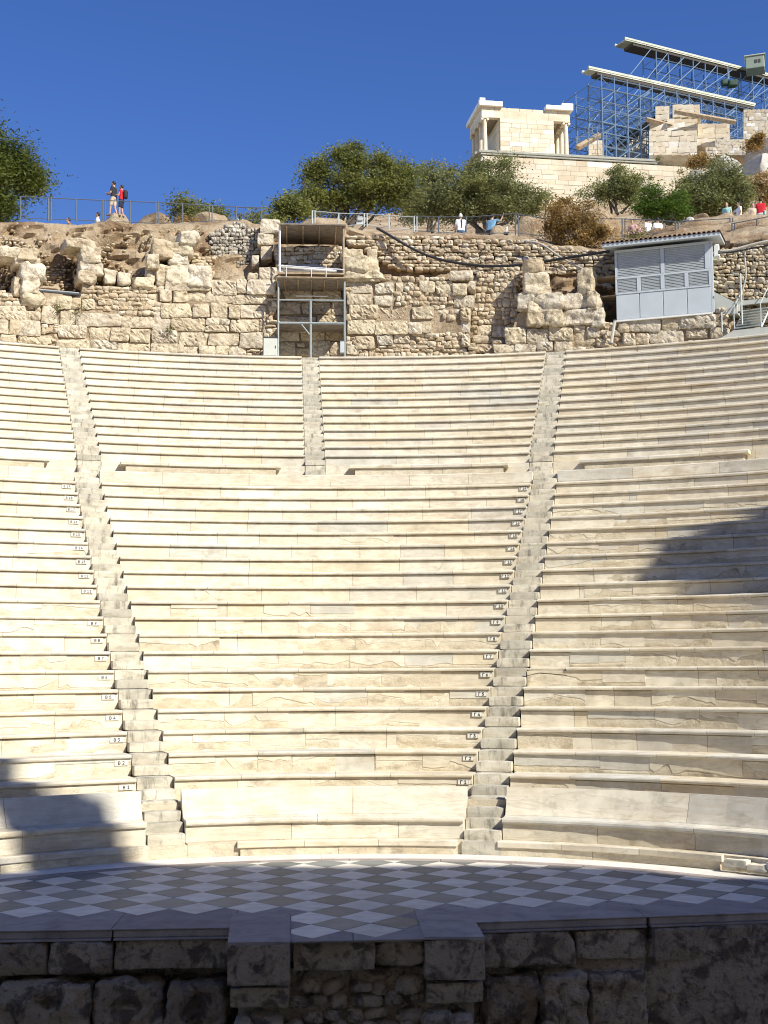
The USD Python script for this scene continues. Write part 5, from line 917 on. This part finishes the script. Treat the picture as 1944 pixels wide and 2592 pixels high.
hold = {'elL': (-0.22, 0.06, 1.12), 'haL': (-0.08, 0.34, 1.16), 'elR': (0.22, 0.06, 1.12), 'haR': (0.08, 0.34, 1.16)}
person('person in dark shirt and beige shorts standing on the rock, holding a camera', 287, 547, 65.5, 84, rad(72), 'black', 'beige', pose={'J': hold, 'stride': 0.14}, shorts=True, extras=[('camera', (0, 0.36, 1.17), (0.12, 0.08, 0.09), 'black_rubber')], height=1.75)
person('person in red top and dark shorts with black backpack standing on the rock', 307, 549, 65.5, 76, rad(78), 'red', 'navy', pose={'J': {'elL': (-0.2, 0.1, 1.12), 'haL': (-0.1, 0.42, 1.22)}, 'sleeves': False, 'stride': 0.06}, shorts=True, extras=[('backpack', (0, -0.22, 1.22), (0.30, 0.20, 0.46), 'cloth_black')], height=1.60)
person('person in a white shirt half hidden behind the rock below the couple', 247, 630, 62, 0, rad(90), 'white', 'beige')
person('person whose dark haired head shows above the rim at the left', 172, 643, 62.5, 0, rad(120), 'brown', 'navy')
person('person with dark hair and pale shirt seen above the brown hump', 607, 628, 64, 0, rad(20), 'white', 'navy', pose={'long_hair': True})
person('person with white cap, white shirt and jeans walking away on the path', 1167, 632, 61.5, 0, rad(5), 'white', 'jeans', cap='white', height=1.72, extras=[('strap', (0.03, -0.115, 1.25), (0.05, 0.03, 0.46), 'cloth_black')])
person('person in blue shirt leaning right with one arm raised beside the bank', 1242, 633, 61.5, 0, rad(-35), 'blue', 'navy', height=1.78, pose={'lean': 0.16, 'J': {'elR': (0.42, 0.22, 1.36), 'haR': (0.50, 0.30, 1.62)}})
person('person with raised arm in a pale green top on the right hand rocks', 1842, 592, 70, 0, rad(150), 'teal', 'white', height=1.66)
person('person in white with violet scarf seated beside the boulders on the right', 1873, 594, 70, 0, rad(100), 'white', 'jeans', pose={'J': {'elR': (0.3, 0.25, 1.25), 'haR': (0.2, 0.35, 1.45)}})
person('person in yellow top near the right edge beside the boulders', 1908, 590, 70, 0, rad(170), 'beige', 'white', height=1.55)
person('person in red shirt with white bag at the right edge', 1928, 584, 70, 0, rad(-20), 'red', 'white', extras=[('bag', (0.2, 0, 0.9), (0.12, 0.3, 0.3), 'cloth_teal')])
person('person in white top standing behind the wire fence below the bright pine', 1643, 632, 68, 0, rad(30), 'white', 'lilac', pose={'J': {'elR': (0.3, 0.15, 1.3), 'haR': (0.35, 0.2, 1.6)}}, height=1.65)
person('person in pale striped shirt behind the fence right of the white top', 1667, 635, 68, 0, rad(10), 'white', 'navy', height=1.72)
person('person with bare arms behind the fence at the left of four visitors', 1603, 634, 68, 0, rad(150), 'pink', 'navy', height=1.58)
person('small person beside the bare armed visitor behind the fence', 1616, 636, 68, 0, rad(140), 'pink', 'brown', height=1.4)
# ================================================================== the temple on its bastion
TD = 122.0
B0 = at_d(1216, 380, TD); zc = B0[2]
B1 = at_z(1645, 404, zc); bd = B1-B0; bl_ = np.linalg.norm(bd); bd /= bl_; bn = np.array([-bd[1], bd[0], 0])     # along the south face, and away into the hill
brot = math.atan2(bd[1], bd[0])
ppm = FPX/TD
bast = thing('bastion', 'tall pale bastion wall of squared courses carrying the small temple', 'wall', tuple(B0), brot)
HB = 14.0; LB = bl_+9.0
obj('core', moved(boxm((LB-0.3, 9.0, HB-0.45)), (LB/2+0.10, 4.75, -0.45-(HB-0.45)/2-0.02)), 'bastion_stone', bast)
rgb_ = np.random.default_rng(77); z = -0.55; cnt = 0
while z > -7.6:
    h = rgb_.uniform(0.44, 0.56); x = 0.0 - rgb_.uniform(0, 0.6)
    while x < LB:
        w = rgb_.uniform(1.0, 1.9); a, b = max(x, 0.0), min(x+w, LB)
        if b-a > 0.25: obj('stone', moved(boxm((b-a-0.012, 0.35, h-0.010), 0.012), ((a+b)/2, 0.13+rgb_.normal(0, 0.012), z-h/2)), 'temple_new' if rgb_.random() < 0.05 else 'bastion_stone', bast); cnt += 1
        x += w
    z -= h
w0 = MB()
for k in range(13): obj('side_stone', moved(boxm((0.3, 8.9, 0.50), 0.03), (-0.02+0.05*(k % 2)*0.4, 4.7, -0.80-0.53*k)), 'bastion_stone', bast)
obj('coping', moved(boxm((LB-8.3+0.3, 0.9, 0.26), 0.04), ((LB-8.3)/2-0.05, 0.25, -0.13)), 'coping', bast); obj('coping', moved(boxm((0.9, 9.3, 0.26), 0.04), (-0.02, 5.05, -0.125)), 'coping', bast); obj('moulding', moved(boxm((LB-8.3, 0.5, 0.16), 0.03), ((LB-8.3)/2, 0.12, -0.37)), 'coping', bast)
# temple: a small amphiprostyle temple, four columns at each end
TP = B0 + bd*0.35 + bn*0.75
xa = float(np.dot(at_plane(1219, 305, TP, bn)-TP, bd)); xb = float(np.dot(at_plane(1444, 300, TP, bn)-TP, bd)); TL = xb-xa; TW = 5.2
zt = lambda y: at_plane(1330, y, TP, bn)[2]-zc
z_geis, z_fr, z_ar, z_cap = zt(263), zt(275), zt(287), zt(302)
tem = thing('small_temple', 'small ancient marble temple with ionic columns at both ends on the bastion', 'temple', tuple(TP+bd*xa), brot)
zb = -0.02
def tb(nm, x0, x1, y0, y1, a, b, mat='temple_stone', ch=0.02): obj(nm, moved(boxm((x1-x0, y1-y0, b-a), ch), ((x0+x1)/2, (y0+y1)/2, (a+b)/2)), mat, tem)
for k in range(3): tb('step', -0.35+0.12*k, TL+0.35-0.12*k, -0.35+0.12*k, TW+0.35-0.12*k, zb-0.3+0.1*k, zb-0.2+0.1*k-0.003)
wx0, wx1 = TL*0.205, TL*0.81
rgt = np.random.default_rng(9)
obj('cella_core', moved(boxm((wx1-wx0-0.1, TW-0.5, z_cap-zb-0.02)), ((wx0+wx1)/2, TW/2, (z_cap+zb)/2)), 'temple_stone', tem)
nz_ = 8; hz = (z_cap-zb)/nz_
for c in range(nz_):
    x = wx0; 
    while x < wx1-0.05:
        w = min(rgt.uniform(0.7, 1.3), wx1-x)
        if wx1-x-w < 0.35: w = wx1-x
        obj('wall_block', moved(boxm((w-0.015, 0.25, hz-0.012), 0.012), (x+w/2, 0.14+rgt.normal(0, 0.006), zb+hz*(c+0.5))), 'temple_new' if rgt.random() < 0.2 else 'temple_stone', tem); x += w
    for sx in (wx0+0.04, wx1-0.04): obj('end_block', moved(boxm((0.2, TW-0.6, hz-0.012), 0.012), (sx, TW/2+0.02, zb+hz*(c+0.5))), 'temple_stone', tem)
def column(x, y):
    n = 24; g = np.arange(n)*2*np.pi/n; V_, prof = [], [(0.30, zb), (0.30, zb+0.10), (0.26, zb+0.16), (0.255, zb+0.2)] + [(0.255-0.045*s, zb+0.2+(z_cap-zb-0.42)*s) for s in (0.33, 0.66, 1.0)] + [(0.24, z_cap-0.18), (0.25, z_cap-0.12)]
    for r, z in prof: V_.append(np.stack([x+r*np.cos(g)*(1-0.05*(np.arange(n) % 2)), y+r*np.sin(g)*(1-0.05*(np.arange(n) % 2)), np.full(n, z)], 1))
    V_ = np.vstack(V_); k = len(prof); i, j = np.meshgrid(np.arange(k-1), np.arange(n), indexing='ij'); q = np.stack([i*n+j, i*n+(j+1) % n, (i+1)*n+(j+1) % n, (i+1)*n+j], -1).reshape(-1, 4)
    c = obj('column', (V_, np.vstack([q[:, [0, 1, 2]], q[:, [0, 2, 3]]])), 'temple_stone', tem, smooth=50)
    cp = MB().box((x, y, z_cap-0.045), (0.62, 0.60, 0.08), 0, 0.01)
    for s in (-1, 1): cp.tube((x+s*0.27, y-0.30, z_cap-0.13), (x+s*0.27, y+0.30, z_cap-0.13), 0.12, n=12)
    obj('capital', cp.mesh(), 'temple_stone', c)
for x in (0.38, TL-0.38):
    for k in range(4): column(x, 0.38+(TW-0.76)*k/3)
for (y0, y1) in ((0.06, 0.62), (TW-0.62, TW-0.06)):
    c = np.linspace(0.02, TL-0.02, 5)
    for a, b in zip(c, c[1:]): tb('architrave', a+0.004, b-0.004, y0, y1, z_cap+0.003, z_ar-0.002)
for x0 in (0.06, TL-0.62): tb('architrave', x0, x0+0.56, 0.63, TW-0.63, z_cap+0.003, z_ar-0.002)
c = np.linspace(0.05, TL-0.05, 8)
for a, b in zip(c, c[1:]): obj('frieze', moved(rough_box((b-a-0.01, 0.5, z_fr-z_ar), (6, 3, 4), 0.1, 0.03, int(a*50), 5), ((a+b)/2, 0.33, (z_fr+z_ar)/2)), 'temple_stone', tem, smooth=40)
tb('frieze', 0.05, 0.55, 0.6, TW, z_ar, z_fr-0.003); tb('frieze', TL-0.55, TL-0.05, 0.6, TW, z_ar, z_fr-0.003); tb('ceiling', 0.1, TL-0.1, 0.1, TW-0.1, z_ar-0.12, z_ar+0.2)
tb('cornice', -0.25, TL*0.235, -0.25, 0.6, z_fr, z_geis, 'temple_new'); tb('cornice', TL*0.72, TL+0.22, -0.25, 0.6, z_fr, z_geis-0.05, 'temple_new'); tb('cornice', TL*0.9, TL+0.25, -0.2, 0.5, z_geis-0.045, z_geis+0.25, 'temple_new'); tb('cornice', -0.28, 0.6, 0.61, TW+0.25, z_fr, z_geis-0.02, 'temple_new'); tb('corner_stone', -0.2, 0.35, -0.2, 0.4, z_geis+0.003, z_geis+0.28, 'temple_new')
tb('cornice', TL-0.5, TL+0.22, 0.61, TW+0.25, z_fr, z_geis-0.02, 'temple_new')
# ---- ancient gate building behind, within the scaffold
GD = 134.0
def gat(x, y, D=GD): return at_d(x, y, D)
gate = thing('ancient_gateway', 'ruined marble gateway building standing inside the scaffolding', 'building')
def gblocks(x0, y0, x1, y1, D, cw, chh_, dep, mat='temple_stone', nm='wall_block', seed=0):
    rg = np.random.default_rng(seed); y = y0
    while y < y1-1:
        hh_ = min(chh_*rg.uniform(0.85, 1.15), y1-y); x = x0 - rg.uniform(0, cw*0.5)
        while x < x1-1:
            w = cw*rg.uniform(0.7, 1.3); a, b = max(x, x0), min(x+w, x1)
            if b-a > 2:
                P = gat((a+b)/2, y+hh_/2, D); k = D/FPX; obj(nm, moved(rough_box(((b-a)*k-0.008, dep, hh_*k*1.07-0.008), (4, 2, 3), 0.04, 0.04, int(rg.integers(9999)), 1.5), P+[0, dep/2+rg.normal(0, 0.02), 0], -math.atan2(P[0]-EYE[0], P[1]-EYE[1])), mat if rg.random() > 0.1 else 'temple_new', gate)
            x += w
        y += hh_
gblocks(1655, 330, 1778, 392, GD, 26, 13, 4.0, seed=1); gblocks(1778, 312, 1862, 368, GD+2, 26, 12, 4.0, seed=2); gblocks(1668, 268, 1704, 305, GD+1, 20, 12, 3.0, seed=3); gblocks(1712, 264, 1782, 296, GD+1, 24, 11, 3.0, seed=4); gblocks(1655, 312, 1700, 330, GD, 22, 9, 3.5, seed=6); gblocks(1700, 300, 1778, 330, GD+0.6, 26, 10, 3.5, seed=7)
gblocks(1493, 355, 1530, 392, GD-4, 18, 10, 2.0, seed=5)
for k, (x0, y0, x1, y1) in enumerate(((1636, 302, 1712, 322), (1708, 282, 1862, 310))):
    a, b = gat(x0, y0, GD-0.8), gat(x1, y1, GD+1.0); obj('beam', MB().tube(a, b, 0.28, n=4).mesh(), 'wood', gate)
for k in range(5):
    x = 1560+k*17; P = gat(x, 392-0, GD+6); obj('column', MB().tube(P-[0, 0, 1.2], gat(x+4, 358-k*6, GD+6), 0.45, 0.38, 10).mesh(), 'temple_stone', gate)
a, b = gat(1545, 376, GD+7), gat(1660, 305, GD+2); obj('lintel', MB().tube(a, b, 0.55, n=4).mesh(), 'deck_under', gate)
# ---- scaffold with two rail decks
sc = thing('scaffolding', 'large blue grey tube scaffolding carrying two long pale rail decks', 'scaffold')
R2a, R2b = at_d(1490, 174, 131.0), None; R2b = at_z(1912, 268, R2a[2]); R1a = at_d(1582, 100, 146.0); R1b = at_z(1990, 203, R1a[2])
def deck(a, b, w, nm):
    d = (b-a); L = np.linalg.norm(d); d /= L; n = np.array([-d[1], d[0], 0]); rot = math.atan2(d[1], d[0])
    for k in range(8): m = a+d*(L*(k+0.5)/8); obj('deck_plank', moved(boxm((L/8-0.05, w, 0.12)), m+n*w/2+[0, 0, 0.0], rot), 'deck', sc)
    obj('deck_rail', moved(boxm((L, 0.2, 0.22)), a+d*L/2+n*0.05+[0, 0, 0.19], rot), 'deck', sc); obj('deck_rail', moved(boxm((L, 0.2, 0.22)), a+d*L/2+n*w+[0, 0, 0.19], rot), 'deck', sc); obj('deck_girder', moved(boxm((L*0.94, w*0.9, 0.3)), a+d*L*0.52+n*w/2+[0, 0, -0.23], rot), 'deck_under', sc)
    return d, n, L
d2_, n2_, L2_ = deck(R2a, R2b, 1.2, 'deck'); d1_, n1_, L1_ = deck(R1a, R1b, 1.9, 'deck')
rs_ = np.random.default_rng(31); braces = MB()
def lattice(a, d, n, L, s0_, s1_, depth, zlow, nb, nd, zstep, top):
    for i in range(nb+1):
        for k in range(nd+1):
            p = a + d*(L*(s0_+(s1_-s0_)*i/nb)) + n*(depth*k/nd)
            lo = p.copy(); lo[2] = zlow + rs_.uniform(-0.6, 0.3); hi = p.copy(); hi[2] = top
            obj('standard', MB().tube(lo, hi, 0.07, n=4).mesh(), 'scaffold_tube', sc)
    zs = np.arange(zlow+0.6, top, zstep)
    for z in zs:
        for k in range(nd+1):
            p = a + d*(L*s0_) + n*(depth*k/nd); q = a + d*(L*s1_) + n*(depth*k/nd); p[2] = q[2] = z + rs_.normal(0, 0.15); braces.tube(p, q, 0.06, n=4)
        for i in range(nb+1):
            p = a + d*(L*(s0_+(s1_-s0_)*i/nb)); q = p + n*depth; p = p.copy(); p[2] = z+0.1; q[2] = z+0.1; braces.tube(p, q, 0.06, n=4)
    for i in range(nb):
        for k in range(nd+1):
            for z in zs[:-1]:
                if rs_.random() < 0.8:
                    u0, u1 = (i, i+1) if rs_.random() < 0.5 else (i+1, i)
                    p = a + d*(L*(s0_+(s1_-s0_)*u0/nb)) + n*(depth*k/nd); q = a + d*(L*(s0_+(s1_-s0_)*u1/nb)) + n*(depth*k/nd); p[2] = z; q[2] = z+zstep; braces.tube(p, q, 0.055, n=4)
zl_ = B0[2]-0.5
lattice(R2a, d2_, n2_, L2_, 0.07, 0.95, 7.0, zl_, 12, 3, 1.2, R2a[2]-0.3)
lattice(R1a, d1_, n1_, L1_, 0.18, 1.0, 2.4, zl_+1, 11, 1, 1.9, R1a[2]-0.5)
for i in range(9):                                     # raking struts between the two decks
    p = R2a + d2_*(L2_*(0.1+0.1*i)) + n2_*7.0; q = R1a + d1_*(L1_*(0.15+0.1*i)); p = p.copy(); p[2] = R2a[2]-1-rs_.uniform(0, 5); q = q.copy(); q[2] = R1a[2]-0.4; braces.tube(p, q, 0.05, n=4)
obj('tubes', braces.mesh(), 'scaffold_tube', sc, kind='stuff')
cbn = thing('crane_cabin', 'small green grey cabin on top of the upper rail deck', 'cabin', tuple(at_d(1912, 168, 156)), -0.35)
obj('body', moved(boxm((2.1, 2.2, 1.5), 0.06), (0, 0, 0.1)), 'green_paint', cbn); obj('roof', moved(boxm((2.4, 2.4, 0.12), 0.03), (0, 0, 0.91)), 'deck', cbn)
for k in range(2): obj('window', moved(boxm((0.28, 0.05, 0.4)), (0.1+0.4*k, -1.11, 0.15)), 'grey_dark', cbn)
hs = thing('hoist', 'dark green hoist hanging below the upper rail deck', 'hoist', tuple(at_d(1848, 212, 145)))
obj('drum', moved(rough_box((1.1, 0.9, 0.8), (6, 5, 5), 0.3, 0.12, 4, 3), (0.25, 0, 0)), 'dark_green', hs, smooth=50); obj('motor', moved(rough_box((0.7, 0.7, 0.7), (6, 5, 5), 0.25, 0.08, 5, 3), (-0.65, 0, 0.1)), 'dark_green', hs, smooth=50); obj('hanger', MB().tube((-0.2, 0, 0.5), (-0.2, 0, 2.0), 0.06).mesh(), 'scaffold_tube', hs)
lsc = thing('scaffolding', 'low scaffold with a tilted wooden deck between the temple and the tall scaffolding', 'scaffold')
for k, (x, y0, y1) in enumerate(((1462, 372, 330), (1490, 382, 312), (1512, 385, 325), (1535, 388, 330), (1458, 358, 345), (1500, 330, 318))): obj('standard', MB().tube(gat(x, y0+8, 128), gat(x, y1, 128), 0.045, n=4).mesh(), 'scaffold_tube', lsc)
for k, (x0, y0, x1, y1) in enumerate(((1458, 352, 1520, 318), (1458, 362, 1540, 330), (1478, 322, 1525, 325), (1462, 345, 1545, 352))): obj('ledger', MB().tube(gat(x0, y0, 128), gat(x1, y1, 128.5), 0.04, n=4).mesh(), 'scaffold_tube', lsc)
obj('deck', MB().tube(gat(1462, 374, 127.5), gat(1518, 342, 129), 0.30, n=4).mesh(), 'wood', lsc)
# ---- walls and limestone cliff at the right edge
tw = thing('rubble_tower', 'pale rubble stone wall corner at the right edge above the cliff', 'wall'); gate_keep = gate; gate = tw
gblocks(1899, 276, 2020, 352, 128, 12, 9, 4.0, 'bastion_stone', 'stone', 11)
gate = thing('rubble_wall', 'low rubble wall at the right end of the bastion top', 'wall'); gblocks(1820, 352, 1900, 392, 124.5, 11, 7, 2.5, 'bastion_stone', 'stone', 12); gblocks(1796, 372, 1822, 400, 124, 10, 7, 2.5, 'bastion_stone', 'stone', 13)
def cliff(label, x, y, w, h, D, seed, n=(18, 12, 14)):
    k = D/FPX; P = at_d(x, y, D); obj('cliff', moved(rough_box((w*k, w*k*0.8, h*k), (34, 20, 34), 0.35, 0.7*min(1.6, w*k/5), seed, 0.9, 30, (0.74, 0.97)), P+[0, w*k*0.3, 0], seed*0.4), 'limestone', None, smooth=28, label=label, cat='rock')
cliff('pale limestone cliff below the rubble wall right of the bastion', 1850, 455, 110, 140, 118, 1); cliff('large grey limestone rock at the right edge', 1945, 440, 120, 110, 116, 2); cliff('low limestone outcrop where the bastion wall ends', 1775, 455, 70, 70, 119, 3); cliff('upper limestone rock below the rubble tower', 1950, 375, 110, 60, 122, 4)
tree('dry_bush', 'tuft of orange brown plants on the rock below the rubble tower', 'bush', (1915, 362), [(1915, 350, 24, 12), (1930, 345, 16, 12), (1900, 365, 16, 8)], 120, 1600, 0.3, 'dry_leaf', 31, 3, 0.05, 0.3)
tree('dry_bush', 'dry grass on the limestone outcrop at the end of the bastion', 'bush', (1770, 412), [(1770, 405, 26, 7), (1750, 415, 22, 7), (1790, 398, 20, 7)], 117, 1600, 0.3, 'dry_leaf', 32, 3, 0.05, 0.3)
for k, (x, y) in enumerate(((1647, 450), (1722, 434), (1665, 402))): 
    t = thing('wall_plant', ['caper plant low in the middle of the bastion wall', 'caper plant at the right end of the bastion wall', 'tiny plant high on the bastion wall'][k], 'weed', tuple(at_d(x, y, 123))); obj('leaves', crown_mesh([(np.zeros(3), np.array([0.35, 0.3, 0.35])*(1 if k < 2 else 0.5))], 160, 0.16, np.random.default_rng(k), 0.4, clump=0.2), 'olive_dark', t); obj('stem', MB().tube((0, 0.5, 0), (0, 0, 0), 0.03).mesh(), 'bark', t)
